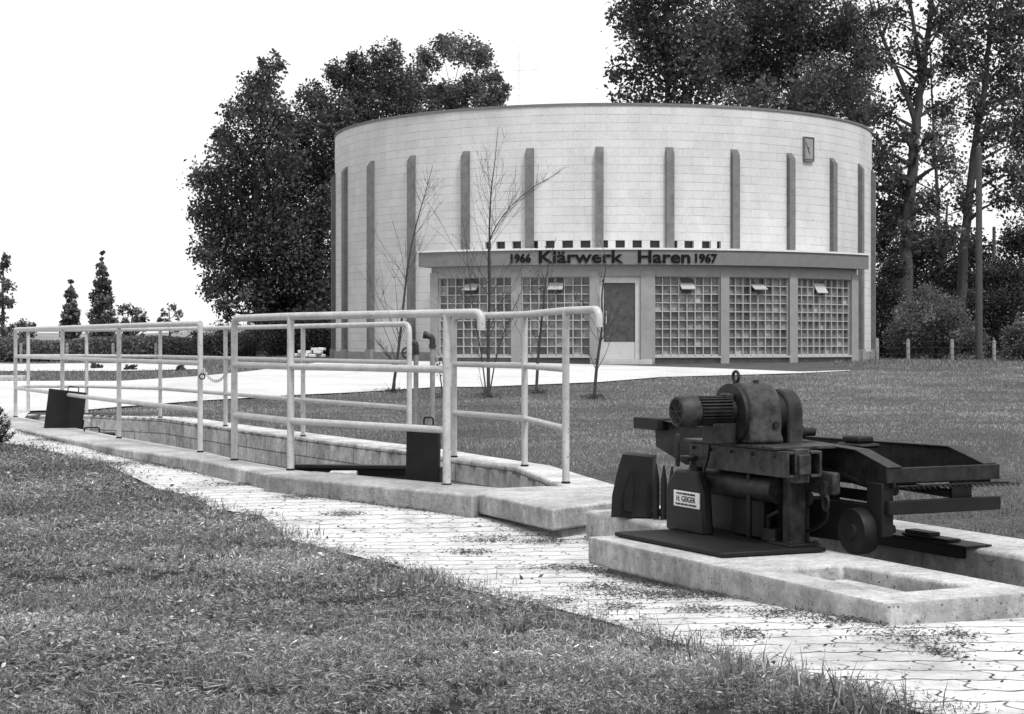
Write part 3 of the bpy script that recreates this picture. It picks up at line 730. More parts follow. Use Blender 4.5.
mb = MB(); mb.tube(fillet([(-4.0, 15.9, .155), (-4.0, 15.9, .2), (-3.86, 15.9, .2), (-3.86, 15.9, .155)], .02), .008, 6); mb.build('handle', M['black'], rt)

# standpipes behind the channel
def standpipe(px, Y, topy, label, wheel):
    x = (px - CX) / FPX * Y; z0 = zt(x, Y); z1 = CAM.z + (HY - topy) / FPX * Y
    root = thing('standpipe', (x, Y, z0 - .03), label, 'standpipe', 'water standpipes on the lawn behind the channel')
    mb = MB(); mb.tube([(x, Y, z0 - .03), (x, Y, z1 - .02)], .021, 10); mb.build('pipe', M['pipe'], root)
    mb = MB(); mb.tube(fillet([(x, Y, z1 - .06), (x, Y, z1), (x - .06, Y, z1 + .015)], .03), .025, 10)
    mb.lathe([(.029, 0), (.029, .03)], 10, Matrix.Translation((x, Y, z1 - .09))); mb.lathe([(.03, 0), (.03, .03)], 10, Matrix.Translation((x - .045, Y, z1 + .014)) @ Matrix.Rotation(R(-80), 4, 'Y'))
    mb.build('elbow', M['machine_lt'], root)
    if wheel:
        Mw = Matrix.Translation((x - .065, Y - .05, z1 - .08)) @ Matrix.Rotation(R(70), 4, 'X')
        mb = MB(); mb.torus(.045, .008, Mw); mb.box(-.045, .045, -.005, .005, -.004, .004, Mw); mb.box(-.005, .005, -.045, .045, -.004, .004, Mw); mb.tube([(0, 0, -.06), (0, 0, .02)], .01, 8, Mw); mb.build('valve_wheel', M['black'], root)
        mb = MB(); mb.tube([(x - .11, Y, z1 - .45), (x - .02, Y, z1 - .45)], .008, 6); mb.build('bracket', M['bark_pale'], root)
standpipe(416, 13.9, 343, 'thin standpipe with a small valve wheel beside the curved railing end', True)
standpipe(432.5, 13.7, 337, 'thicker standpipe with a plain elbow just left of the thick railing post', False)

# ------------------------------------------------------------------ rake machine
mac = thing('rake_machine', (P0.x, P0.y, ZC), 'dark steel screen rake machine with a finned electric motor on a concrete plinth', 'machine', rz=math.atan2(E.y, E.x))
TM = .50; ZM = .718 - ZC                  # motor position
zl = lambda z: z - ZC                       # world height to machine height
def part(mb, name, m='machine', parent=None, bevel=.004, smooth=40):
    o = mb.build(name, M[m], parent or mac, local=True, bevel=bevel, smooth=smooth); return o
mb = MB().prism([(.06, .10), (.885, .13), (.90, .60), (.08, .60)], .004, .022); part(mb, 'base_plate', 'black')
# left support: hopper shaped plate with the maker's sign
mb = MB(); pf = [(.02, .017), (.345, .017), (.325, .20), (.275, .285), (.10, .285), (.045, .235), (.02, .20)]
def plate_tz(mb, poly, n0, n1, tap=0):
    k = len(poly); vs = [(t, n0, z) for t, z in poly] + [(t, n1, z) for t, z in poly]
    mb.add(vs, [tuple(range(k)), tuple(range(k, 2 * k))[::-1]] + [(i, (i + 1) % k, k + (i + 1) % k, k + i) for i in range(k)])
plate_tz(mb, pf, .375, .425); sp = part(mb, 'support_chute', 'black', bevel=.012)
mb = MB(); mb.box(.105, .315, .366, .374, .128, .196); sg = part(mb, 'sign_plate', 'sign_white', sp, .002)
def sign_text(body, w, h, zc, bold):
    v, f = text_mesh(body, bold); x0, x1 = v[:, 0].min(), v[:, 0].max(); y0, y1 = v[:, 1].min(), v[:, 1].max()
    mb = MB(); mb.v = [(.21 - w / 2 + w * (q[0] - x0) / (x1 - x0), .3655 - (.0015 if q[2] > 0 else 0), zc - h / 2 + h * (q[1] - y0) / (y1 - y0)) for q in v]; mb.f = f
    mb.build('lettering', M['ink'], sg, local=True, smooth=0)
sign_text('MASCHINENFABRIK', .155, .0085, .185, .0); sign_text('H. GEIGER', .155, .024, .163, .0); sign_text('KARLSRUHE-BADEN', .17, .009, .14, .0)
mb = MB(); mb.tube([(.15, .45, .27), (.15, .45, .33)], [.035, .022], 12); mb.tube([(.15, .36, .30), (.15, .36, .44)], .011, 8); mb.box(.12, .19, .38, .5, .325, .345); part(mb, 'chute_bracket', 'machine')
# main beams
def ubeam(mb, t0, t1, n0, n1, z0, z1, th=.012):
    mb.box(t0, t1, n0, n0 + th, z0, z1); mb.box(t0, t1, n0 + th, n1, z1 - th, z1 - .0005); mb.box(t0, t1, n0 + th, n1, z0 + .0005, z0 + th)
mb = MB(); ubeam(mb, .12, .87, .435, .475, zl(.462), zl(.567)); part(mb, 'main_beam', 'machine_lt', bevel=.003)
mb = MB(); ubeam(mb, .12, .87, .59, .55, zl(.462), zl(.567)); part(mb, 'main_beam', 'machine_lt', bevel=.003)
mb = MB(); mb.box(.80, .865, .478, .547, zl(.44), zl(.575)); mb.box(.86, .885, .485, .54, zl(.475), zl(.555)); part(mb, 'beam_bracket', 'machine_lt', bevel=.004)
mb = MB(); mb.box(.10, .80, .42, .72, zl(.569), zl(.582)); part(mb, 'deck_plate', 'machine_lt', bevel=.003)
mb = MB(); mb.box(.745, .80, .495, .575, .024, zl(.458)); lg = part(mb, 'leg', 'machine', bevel=.008)
mb = MB(); mb.box(.70, .85, .46, .61, .0225, .032)
for (t, n_) in ((.715, .475), (.835, .475), (.715, .595), (.835, .595)): mb.lathe([(.011, .032), (.011, .043)], 6, Matrix.Translation((t, n_, 0)))
part(mb, 'foot_plate', 'black', lg, .002)
mb = MB(); mb.tube([(.56, .46, .03), (.56, .46, zl(.46))], .012, 8); mb.tube([(.30, .62, .2), (.74, .62, .2)], .035, 12); mb.box(-.05, .73, .56, .64, .02, zl(.46)); mb.box(.36, .6, .50, .555, .03, .20); part(mb, 'under_frame', 'black')
mb = MB(); mb.tube([(.06, .50, zl(.40)), (.72, .50, zl(.40))], .055, 16); part(mb, 'cable_drum', 'machine', None, 0)
mb = MB(); mb.tube(fillet([(TM - .02, .375, ZM + .04), (TM - .09, .36, ZM + .02), (TM - .12, .38, zl(.56)), (.30, .42, zl(.50)), (.24, .40, zl(.36))], .06), .006, 6); part(mb, 'power_cable', 'black', None, 0)
for q in (.16, .30, .46, .62, .78):
    mb = MB(); mb.lathe([(.008, 0), (.008, .008), (.004, .009)], 6, Matrix.Translation((q, .434, zl(.545))) @ Matrix.Rotation(math.pi / 2, 4, 'X')); part(mb, 'bolt', 'machine', None, 0)
for q in (.22, .54, .70):
    mb = MB(); mb.prism([(q, .436), (q + .012, .436), (q + .012, .545), (q, .545)], zl(.475), zl(.555)); part(mb, 'gusset', 'machine', None, .001)
mb = MB(); mb.box(.60, .70, .49, .545, .023, .075); mb.tube([(.62, .515, .075), (.62, .515, .12), (.70, .515, .15)], .012, 8); part(mb, 'grease_pump', 'black', bevel=.004)
mb = MB(); mb.tube(fillet([(.86, .60, zl(.40)), (.90, .62, zl(.31)), (.80, .63, zl(.25)), (.62, .60, zl(.21))], .05), .007, 6); part(mb, 'hose', 'black', None, 0)
mb = MB(); mb.box(.60, 1.0, .80, .84, zl(.36), zl(.40)); mb.box(.62, .66, .80, .84, zl(.20), zl(.36)); part(mb, 'carriage_bar', 'black', bevel=.003)
# motor, gearbox and chain guard: axis along n
def axM(t, n0, z): return Matrix.Translation((t, n0, z)) @ Matrix.Rotation(-math.pi / 2, 4, 'X')
mb = MB(); mb.lathe([(.045, .012), (.05, .0), (.06, .003), (.066, .018), (.068, .075), (.066, .088), (.05, .09)], 28, axM(TM, .145, ZM)); mo = part(mb, 'motor', 'machine_lt', bevel=0)
mb = MB(); mb.lathe([(.047, .0), (.047, .004)], 20, axM(TM, .152, ZM)); part(mb, 'fan_grille', 'black', mo, 0)
mb = MB()
for k in range(4): mb.torus(.012 + .010 * k, .002, axM(TM, .150, ZM), seg=18, sub=5)
for k in range(4): mb.box(-.045, .045, -.002, .002, -.002, .002, axM(TM, .149, ZM) @ Matrix.Rotation(k * math.pi / 4, 4, 'Z'))
part(mb, 'grille_wire', 'machine_lt', mo, 0)
mb = MB(); mb.lathe([(.05, 0), (.05, .18)], 24, axM(TM, .235, ZM))
for k in range(26):
    a = 2 * math.pi * k / 26
    mb.box(.046, .062, -.0025, .0025, .0, .15, axM(TM, .24, ZM) @ Matrix.Rotation(a, 4, 'Z'))
part(mb, 'cooling_fins', 'machine', mo, 0)
mb = MB(); mb.box(TM - .02, TM + .035, .365, .405, ZM + .03, ZM + .072); part(mb, 'terminal_box', 'machine', mo, .008)
mb = MB(); mb.box(TM - .05, TM + .04, .30, .41, zl(.583), ZM - .05); part(mb, 'motor_foot', 'machine', mo, .004)
mb = MB(); mb.lathe([(.05, -.004), (.128, .0), (.128, .018), (.05, .02)], 40, axM(TM - .02, .412, zl(.70))); part(mb, 'flange', 'machine', None, 0)
def arch(mb, t0, t1, ztop, zb, n0, n1, seg=18, M_=None):
    r = (t1 - t0) / 2; c = (t0 + t1) / 2
    poly = [(t0 - .012, zb), (t0 - .012, zb + .02), (t0, zb + .04)] + [(c - r * math.cos(math.pi * i / seg), ztop - r + r * math.sin(math.pi * i / seg)) for i in range(seg + 1)] + [(t1, zb + .04), (t1 + .012, zb + .02), (t1 + .012, zb)]
    plate_tz(mb, poly, n0, n1)
mb = MB(); arch(mb, TM - .13, TM + .115, zl(.832), zl(.583), .432, .585); gb = part(mb, 'gearbox', 'machine_lt', bevel=.012)
mb = MB(); mb.lathe([(.016, 0), (.016, .012)], 6, Matrix.Translation((TM + .114, .55, zl(.66))) @ Matrix.Rotation(math.pi / 2, 4, 'Y')); part(mb, 'plug', 'machine', gb, 0)
mb = MB(); mb.lathe([(.013, 0), (.013, .012)], 6, Matrix.Translation((TM, .53, zl(.83)))); part(mb, 'plug', 'machine', gb, 0)
mb = MB(); mb.torus(.022, .007, Matrix.Translation((TM - .02, .445, zl(.856))) @ Matrix.Rotation(math.pi / 2, 4, 'X')); mb.tube([(TM - .02, .445, zl(.82)), (TM - .02, .445, zl(.835))], .012, 8); part(mb, 'lifting_eye', 'machine', gb, 0)
mb = MB(); mb.lathe([(.09, 0), (.09, .05)], 24, axM(TM + .0, .586, zl(.70))); part(mb, 'shaft_hub', 'black', None, 0)
mb = MB(); arch(mb, TM - .10, TM + .10, zl(.805), zl(.55), .625, .70); part(mb, 'chain_guard', 'machine', bevel=.012)
mb = MB(); mb.tube([(TM, .70, zl(.62)), (TM, .76, zl(.62))], .03, 12); mb.tube([(TM, .76, zl(.62)), (TM, .82, zl(.62))], .018, 10); part(mb, 'shaft_end', 'black', None, 0)
# long side frames of the rake carriage ending in the sloped trough
def side(n0, n1, tk, te, name, zs=.625, t0=-.88):
    mb = MB(); pf = [(t0, zl(zs - .025)), (t0, zl(zs)), (tk, zl(.566)), (te, zl(.508)), (te, zl(.43)), (.35, zl(.43)), (-.46, zl(.42)), (-.74, zl(.49)), (-.75, zl(.575)), (-.80, zl(.58))] if t0 < -.5 else [(t0, zl(.43)), (t0, zl(zs)), (tk, zl(.566)), (te, zl(.508)), (te, zl(.43))]
    plate_tz(mb, pf, n0 + .02, n0 + .03)
    for (a, b) in ((pf[1], pf[2]), (pf[2], pf[3])):
        L = math.hypot(b[0] - a[0], b[1] - a[1]); an = math.atan2(b[1] - a[1], b[0] - a[0])
        mb.box(0, L, n0 - .01, n1, 0, .006, Matrix.Translation((a[0], 0, a[1])) @ Matrix.Rotation(-an, 4, 'Y'))
    return part(mb, name, 'machine', bevel=.002)
side(.74, .80, .91, 1.12, 'side_frame'); side(1.225, 1.28, .88, 1.10, 'side_frame', .552, -.45)
mb = MB(); mb.box(-.86, -.62, .70, .82, zl(.575), zl(.632)); part(mb, 'frame_end', 'black', bevel=.004)
mb = MB(); mb.box(1.105, 1.118, .73, 1.285, zl(.45), zl(.51)); part(mb, 'trough_front', 'machine', bevel=.003)
mb = MB(); mb.box(.2, 1.10, .775, 1.25, zl(.445), zl(.452)); part(mb, 'trough_floor', 'black', bevel=0)
mb = MB(); mb.box(1.10, 1.125, .735, 1.285, zl(.328), zl(.382)); part(mb, 'cross_bar', 'black', bevel=.003)
mb = MB(); mb.box(1.08, 1.10, 1.06, 1.16, zl(.33), zl(.45)); part(mb, 'hanger', 'black', bevel=.004)
mb = MB(); mb.box(1.00, 1.099, .72, .775, zl(.24), zl(.45)); part(mb, 'hanger', 'black', bevel=.004)
mb = MB(); mb.box(1.13, 1.15, .76, 1.31, zl(.437), zl(.443)); rb = part(mb, 'rake_bar', 'machine', bevel=.001)
mb = MB()
for k in range(22):
    n_ = .79 + k * .026; mb.add([(1.132, n_, zl(.436)), (1.152, n_, zl(.436)), (1.150, n_ + .026, zl(.424)), (1.138, n_ + .026, zl(.424)), (1.132, n_ + .014, zl(.436)), (1.152, n_ + .014, zl(.436))], [(0, 1, 5, 4), (0, 4, 3), (1, 2, 5), (4, 5, 2, 3), (0, 3, 2, 1)])
part(mb, 'rake_teeth', 'machine', rb, 0)
for k in range(2):
    mb = MB(); mb.tube([(.45 + .1 * k, .72 + .04 * k, zl(.50 - .04 * k)), (1.08, .80 + .28 * k, zl(.415 - .02 * k))], .018, 10); part(mb, 'push_rod', 'machine', None, 0)
mb = MB(); mb.box(.46, .57, .99, 1.08, zl(.57), zl(.60)); mb.box(.43, .60, .98, 1.09, zl(.55), zl(.569)); part(mb, 'bearing_cap', 'black', bevel=.012)
mb = MB(); mb.box(.77, .95, .60, .635, zl(.395), zl(.485)); part(mb, 'limit_switch_box', 'machine_lt', bevel=.01)
mb = MB(); mb.torus(.02, .0055, Matrix.Translation((.91, .59, zl(.365))) @ Matrix.Rotation(math.pi / 2, 4, 'X') @ Matrix.Rotation(math.pi / 2, 4, 'Z'), sx=1.6, seg=20); mb.box(.897, .923, .575, .598, zl(.395), zl(.45)); part(mb, 'shackle', 'machine', None, 0)
Mw = axM(.98, .665, zl(.255))
mb = MB(); mb.lathe([(.03, -.01), (.035, 0), (.072, .0), (.088, -.004), (.092, .01), (.092, .055), (.088, .07), (.03, .07)], 32, Mw); wh = part(mb, 'wheel', 'black', None, 0)
mb = MB(); mb.lathe([(.018, -.008), (.018, .2)], 16, Mw); part(mb, 'axle', 'machine', wh, 0)
mb = MB(); mb.prism([(.60, .67), (1.0, .74), (1.0, .77), (.60, .77)], zl(.20), zl(.36)); part(mb, 'wheel_mount', 'black')
# steel rail along the channel lip
mb = MB(); mb.box(-1.0, .96, 1.21, 1.247, zl(.115), zl(.163)); mb.box(-1.0, 1.02, 1.19, 1.33, zl(.166), zl(.174)); part(mb, 'track_rail', 'black', bevel=.002)
mb = MB(); mb.box(.60, .9, 1.2, 1.27, zl(.176), zl(.188)); mb.box(.62, .78, 1.2, 1.26, zl(.189), zl(.204)); part(mb, 'rail_clamp', 'black', bevel=.002)
# tined box left of the machine
tx = thing('rake_box', en(-.62, .60) + (ZC,), 'black steel box with a sloped side and upright tines, left of the signed chute', 'rake box')
def pxp(px, py, Y): return at(px, py, Y)
mb = MB(); Yb = 8.08
prof = [(611, 514), (612, 495), (618, 468), (622.5, 454), (653, 457), (652, 516)]
fr = [tuple(pxp(x, y, Yb)) for x, y in prof]; fr[0] = (fr[0][0], Yb, ZC + .002); fr[-1] = (fr[-1][0], Yb - .03, ZC + .002)
bk = [(x + .03, y + .16, z) for x, y, z in fr]; k = 6
mb.add(fr + bk, [tuple(range(k))[::-1], tuple(range(k, 2 * k))] + [(i, (i + 1) % k, k + (i + 1) % k, k + i) for i in range(k)])
mb.build('box_shell', M['black'], tx, bevel=.002)
mb = MB(); q = [tuple(pxp(x, y, Yb - .03)) for x, y in ((624, 511), (624.5, 492), (631, 471), (633, 471), (633, 512))]; q2 = [(x, y + .028, z) for x, y, z in q]
mb.add(q + q2, [(4, 3, 2, 1, 0), (5, 6, 7, 8, 9)] + [(i, (i + 1) % 5, 5 + (i + 1) % 5, 5 + i) for i in range(5)]); mb.build('stiffener', M['black'], tx)
for i, (px, py) in enumerate(((656.5, 464), (664, 465), (672, 466), (678, 470))):
    mb = MB(); Yt = 8.02 - .02 * i; tp = pxp(px, py, Yt); bs = Vector((tp.x - .002, Yt, ZC + .002)); zm = bs.lerp(tp, .68)
    mb.tube([bs, zm, zm + Vector((0, 0, .02)), tp], [.017, .017, .014, .003], 6); mb.build('tine', M['black'], tx)
mb = MB(); a_, b_ = pxp(652, 510, 8.06), pxp(682, 515, 7.95); mb.tube([Vector((a_.x, a_.y, ZC + .03)), Vector((b_.x, b_.y, ZC + .03))], .02, 6); mb.build('tine_bar', M['black'], tx)

# ------------------------------------------------------------------ grass
def blades(name, X, Y, h, w, tint, m, lean=.6):
    n = len(X); Z = zfun(X, Y)
    th = RNG.uniform(0, 2 * np.pi, n); ph = RNG.uniform(0, 2 * np.pi, n)
    l1 = h * lean * RNG.uniform(.1, 1.0, n)
    wx, wy = np.cos(th) * w / 2, np.sin(th) * w / 2; dx, dy = np.cos(ph) * l1, np.sin(ph) * l1
    hz = np.sqrt(np.maximum(h * h - l1 * l1, (h * .25) ** 2))
    b = np.stack([X, Y, Z - .01], 1)
    v = np.empty((n, 5, 3))
    v[:, 0] = b + np.stack([-wx, -wy, 0 * X], 1); v[:, 1] = b + np.stack([wx, wy, 0 * X], 1)
    md = b + np.stack([dx * .35, dy * .35, hz * .6], 1)
    v[:, 2] = md + np.stack([wx, wy, 0 * X], 1) * .8; v[:, 3] = md - np.stack([wx, wy, 0 * X], 1) * .8
    v[:, 4] = b + np.stack([dx, dy, hz], 1)
    me = bpy.data.meshes.new(name); me.vertices.add(5 * n); me.vertices.foreach_set('co', v.astype(np.float32).ravel())
    base = (np.arange(n) * 5)[:, None]
    li = np.concatenate([base + np.array([0, 1, 2, 3]), base + np.array([3, 2, 4])], 1).astype(np.int32)
    me.loops.add(7 * n); me.loops.foreach_set('vertex_index', li.ravel())
    ls = np.stack([np.arange(n) * 7, np.arange(n) * 7 + 4], 1).astype(np.int32).ravel()
    me.polygons.add(2 * n); me.polygons.foreach_set('loop_start', ls)
    me.update(calc_edges=True); me.materials.append(m)
    a = me.attributes.new('tint', 'FLOAT', 'POINT'); a.data.foreach_set('value', np.repeat(tint, 5).astype(np.float32))
    o = bpy.data.objects.new(name, me); C.objects.link(o); return o
def vnoise(x, y, f, seed):
    r = np.random.default_rng(seed); a = r.uniform(0, 2 * np.pi, (6, 2)); k = r.normal(size=(6, 2)) * f
    return sum(np.sin(x * k[i, 0] + y * k[i, 1] + a[i, 0]) for i in range(6)) / 3.2
def sample(n, y0, y1, power, margin=80):
    u = RNG.uniform(0, 1, n); Y = y0 * (y1 / y0) ** u if power == 0 else (y0 ** power + u * (y1 ** power - y0 ** power)) ** (1 / power)
    px = RNG.uniform(-margin, 1024 + margin, n); return (px - CX) / FPX * Y, Y
edgepoly = [(p[0], p[1]) for p in EDGE] + [(1.9, 1.5), (-12, 1.5), (-12, 22)]
X, Y = sample(900000, 3.9, 19, .3)
# soften the lawn edge so that it is ragged
jx = RNG.normal(0, .06, len(X)); k = inpoly(X + jx, Y + RNG.normal(0, .10, len(X)), edgepoly); X, Y = X[k], Y[k]
def gaps(x, y): return .5 * vnoise(x, y, 12, 91) + .8 * vnoise(x, y, 34, 92) + .6 * vnoise(x * 1.3, y, 61, 94) + .35 * vnoise(x, y, 2.6, 93)
cl = vnoise(X, Y, 5.0, 3) + .6 * vnoise(X, Y, 14, 4); gp_ = gaps(X, Y); k = (RNG.normal(0, .2, len(X)) < gp_ + .16) | (RNG.uniform(0, 1, len(X)) < .05); X, Y, cl, gp_ = X[k], Y[k], cl[k], gp_[k]
pos = vnoise(X, Y, 1.2, 9)
lt = np.exp(RNG.normal(0, .45, len(X))) * (1 + .25 * np.clip(cl, -1.5, 1.5)) * (1 + .30 * pos) * (1 + .25 * vnoise(X, Y, 3.5, 15))
h = (.021 + .007 * np.clip(cl, -1, 1.5) + .009 * np.clip(gp_, -.6, 1.4)) * RNG.uniform(.5, 1.7, len(X)) * (.85 + .025 * Y)
blades('grass', X, Y, h, .0038 * (.75 + Y / 9) * RNG.uniform(.7, 1.4, len(X)), lt, M['grass'], .98)['kind'] = 'stuff'
# matted clippings and small leaves between the blades
X, Y = sample(820000, 3.9, 18, .3); k = inpoly(X + RNG.normal(0, .06, len(X)), Y + RNG.normal(0, .1, len(X)), edgepoly); X, Y = X[k], Y[k]
q = gaps(X, Y); k = (RNG.normal(0, .2, len(X)) < q + .14) | (RNG.uniform(0, 1, len(X)) < .06); X, Y, q = X[k], Y[k], q[k]
P = np.stack([X, Y, zfun(X, Y) + .004 + RNG.uniform(0, .022, len(X)) * (.9 + .9 * np.clip(q, -.6, 1.3))], 1)
leaf_object('matted_grass', M['grass'], P, RNG.uniform(.004, .0115, len(X)) * (.55 + Y / 9), np.exp(RNG.normal(-.08, .5, len(X))) * (1 + .25 * np.clip(q, -1.5, 1.5)) * (1 + .30 * vnoise(X, Y, 1.2, 9)) * (1 + .25 * vnoise(X, Y, 3.5, 15)), flat=.35, aspect=.2)['kind'] = 'stuff'
# ragged fringe along the paved edge
E2 = resample(EDGE[1:], 3000); ii = RNG.integers(0, 3000, 52000); g = vnoise(E2[ii, 0], E2[ii, 1], 4.5, 21)
k = RNG.uniform(-1.3, 1.0, len(ii)) < g; ii, g = ii[k], g[k]; off = np.abs(RNG.normal(0, .12, len(ii))) - .05; X = E2[ii, 0] - off * .7 + RNG.normal(0, .04, len(ii)); Y = E2[ii, 1] - off * .9 + RNG.normal(0, .06, len(ii))
hh = RNG.uniform(.012, .03, len(X)) * (1 + .7 * np.clip(g, 0, 1.3))
blades('grass', X, Y, hh, .0038 * (.7 + Y / 9) * np.ones(len(X)), np.exp(RNG.normal(0, .4, len(X))) * .85, M['grass'], .75)['kind'] = 'stuff'
# a few tall tufts
TP = [(292, 538, .12, 260), (455, 588, .10, 200), (595, 622, .08, 90), (640, 638, .06, 60), (700, 656, .07, 200), (725, 664, .05, 120), (765, 674, .07, 260), (805, 686, .06, 200), (850, 698, .07, 300), (205, 508, .1, 160), (670, 652, .05, 120), (560, 616, .05, 40), (895, 712, .06, 200), (20, 452, .15, 120)]
XX = []; YY = []
for px, py, r_, c_ in TP:
    x, y = ground_px(px, py); XX.append(x + RNG.normal(0, r_, c_)); YY.append(y + RNG.normal(0, r_, c_))
X = np.concatenate(XX); Y = np.concatenate(YY)
X = X - np.abs(RNG.normal(0, .06, len(X))); Y = Y - np.abs(RNG.normal(0, .05, len(X)))
blades('grass', X, Y, np.exp(RNG.normal(-3.05, .42, len(X))), .0036 * (.7 + Y / 9), np.exp(RNG.normal(-.2, .5, len(X))), M['grass'], .75)['kind'] = 'stuff'
# fallen straw lying flat
X, Y = sample(16000, 4.1, 12, .3); k = inpoly(X, Y, edgepoly) & (vnoise(X, Y, 2.2, 33) > .1); X, Y = X[k], Y[k]
P = np.stack([X, Y, zfun(X, Y) + RNG.uniform(.014, .03, len(X))], 1)
leaf_object('straw', M['grass'], P, RNG.uniform(.012, .035, len(X)), RNG.uniform(1.0, 2.3, len(X)), flat=.86, aspect=.045)['kind'] = 'stuff'
# low broad weed leaves
X, Y = sample(70000, 4.1, 15, .3); k = inpoly(X, Y, edgepoly) & (vnoise(X, Y, 3.2, 44) > .25); X, Y = X[k], Y[k]
P = np.stack([X, Y, zfun(X, Y) + RNG.uniform(.006, .03, len(X))], 1)
leaf_object('weed_leaves', M['grass'], P, RNG.uniform(.004, .009, len(X)) * (.8 + Y / 14), np.exp(RNG.normal(-.1, .5, len(X))), flat=.5)['kind'] = 'stuff'
# lawn beyond the channel
far_wall_out = fo[:]
FARL = [ground_px(*p) for p in FC_FRONT_PX[6:]]
lawnpoly = [(p[0] + .04, p[1] + .02) for p in fo[2:]] + [en(-1.4, 1.68), en(2.2, 1.68), (3.2, 4.5), (9, 4.5), (16, 40), (9.0, 41.5)] + FARL[::-1]
X, Y = sample(620000, 5.5, 40, .25, 40); k = inpoly(X + RNG.normal(0, .05, len(X)), Y + RNG.normal(0, .28, len(X)) * (Y > 17), lawnpoly); X, Y = X[k], Y[k]
cl = vnoise(X, Y, 4.0, 5) + .5 * vnoise(X, Y, 11, 6)
blades('grass', X, Y, (.024 + .008 * np.clip(cl, -1, 1)) * RNG.uniform(.5, 1.4, len(X)) * (.8 + Y / 45), .004 * (.4 + Y / 9), np.exp(RNG.normal(0, .28, len(X))) * (1 + .16 * cl) * (1 + .2 * vnoise(X, Y, .8, 12)) * (1 + .18 * vnoise(X, Y * .4, 2.2, 13)), M['grass_far'], .98)['kind'] = 'stuff'
# verge left of the forecourt, far lawn right of the building
X, Y = sample(90000, 24, 62, .3, 60); px_ = CX + FPX * X / Y; trk = [ground_px(p, 372) for p in (-200, 0, 60, 120)] + [ground_px(200, 370), ground_px(200, 366)] + [ground_px(p, 364) for p in (120, 60, 0, -200)]
k = ((px_ < 300) & (Y > 30) | (px_ > 830) & (Y > 38)) & ~inpoly(X, Y, FC_F + FC_B[::-1]) & ~inpoly(X, Y + RNG.normal(0, .3, len(X)), trk) & ((X - BC.x) ** 2 + (Y - BC.y) ** 2 > 64); X, Y = X[k], Y[k]
blades('grass', X, Y, RNG.uniform(.04, .09, len(X)), np.full(len(X), .02), RNG.uniform(.5, 1.3, len(X)), M['grass_far'], .8)['kind'] = 'stuff'
# tufts and litter in the joints of the paving
spots = [(490, 543, .22, .05), (655, 598, .35, .07), (690, 600, .3, .06), (600, 592, .18, .05), (910, 643, .2, .07), (940, 658, .1, .04), (780, 618, .2, .05), (840, 626, .16, .05), (570, 572, .25, .04), (450, 512, .3, .05), (120, 466, .4, .06), (560, 606, .1, .04), (740, 640, .12, .04), (470, 556, .15, .03), (620, 612, .12, .04), (300, 500, .2, .04), (345, 517, .15, .03), (870, 610, .3, .03), (250, 487, .4, .03), (545, 545, .2, .03), (700, 615, .14, .04), (960, 640, .06, .03), (60, 442, .4, .05)]
XX = []; YY = []
for (px, py, rx, ry) in spots:
    x, y = ground_px(px, py); n_ = int(620 * rx / .2); XX.append(x + RNG.normal(0, rx * .4, n_)); YY.append(y + RNG.normal(0, ry * 1.6, n_))
E3 = resample(NEAR_OUT[1:] + [(-.2, 9.3), (.19, 8.45)], 900); ii = RNG.integers(0, 900, 9000); k = RNG.uniform(-.9, 1.1, 9000) < vnoise(E3[ii, 0], E3[ii, 1], 3, 55); ii = ii[k]; o_ = np.abs(RNG.normal(0, .035, len(ii)))
XX.append(E3[ii, 0] - o_ - .01); YY.append(E3[ii, 1] - o_ * .6)
E3 = resample([en(-.05, -.01), en(2.1, -.012)], 600); ii = RNG.integers(0, 600, 3500); k = RNG.uniform(-.9, 1.1, 3500) < vnoise(E3[ii, 0], E3[ii, 1], 3, 56); ii = ii[k]; o_ = np.abs(RNG.normal(0, .03, len(ii)))
XX.append(E3[ii, 0] - o_); YY.append(E3[ii, 1] - o_ * .5)
X = np.concatenate(XX); Y = np.concatenate(YY)
P = np.stack([X, Y, zfun(X, Y) + .014 + RNG.uniform(0, .014, len(X))], 1)
leaf_object('grass_clippings', M['grass'], P, RNG.uniform(.003, .010, len(X)), np.exp(RNG.normal(-1.1, .6, len(X))), flat=.6, aspect=.22)['kind'] = 'stuff'
X, Y = sample(2200, 4.3, 16, .4); k = inpoly(X, Y, EDGE + path_back[::-1]); X, Y = X[k], Y[k]
P = np.stack([X, Y, zfun(X, Y) + .018], 1); leaf_object('leaf_litter', M['leaf_dark'], P, np.exp(RNG.normal(-5.3, .5, len(X))) * (.7 + Y / 14), RNG.uniform(.3, 1.4, len(X)), flat=.8, aspect=.4)['kind'] = 'stuff'

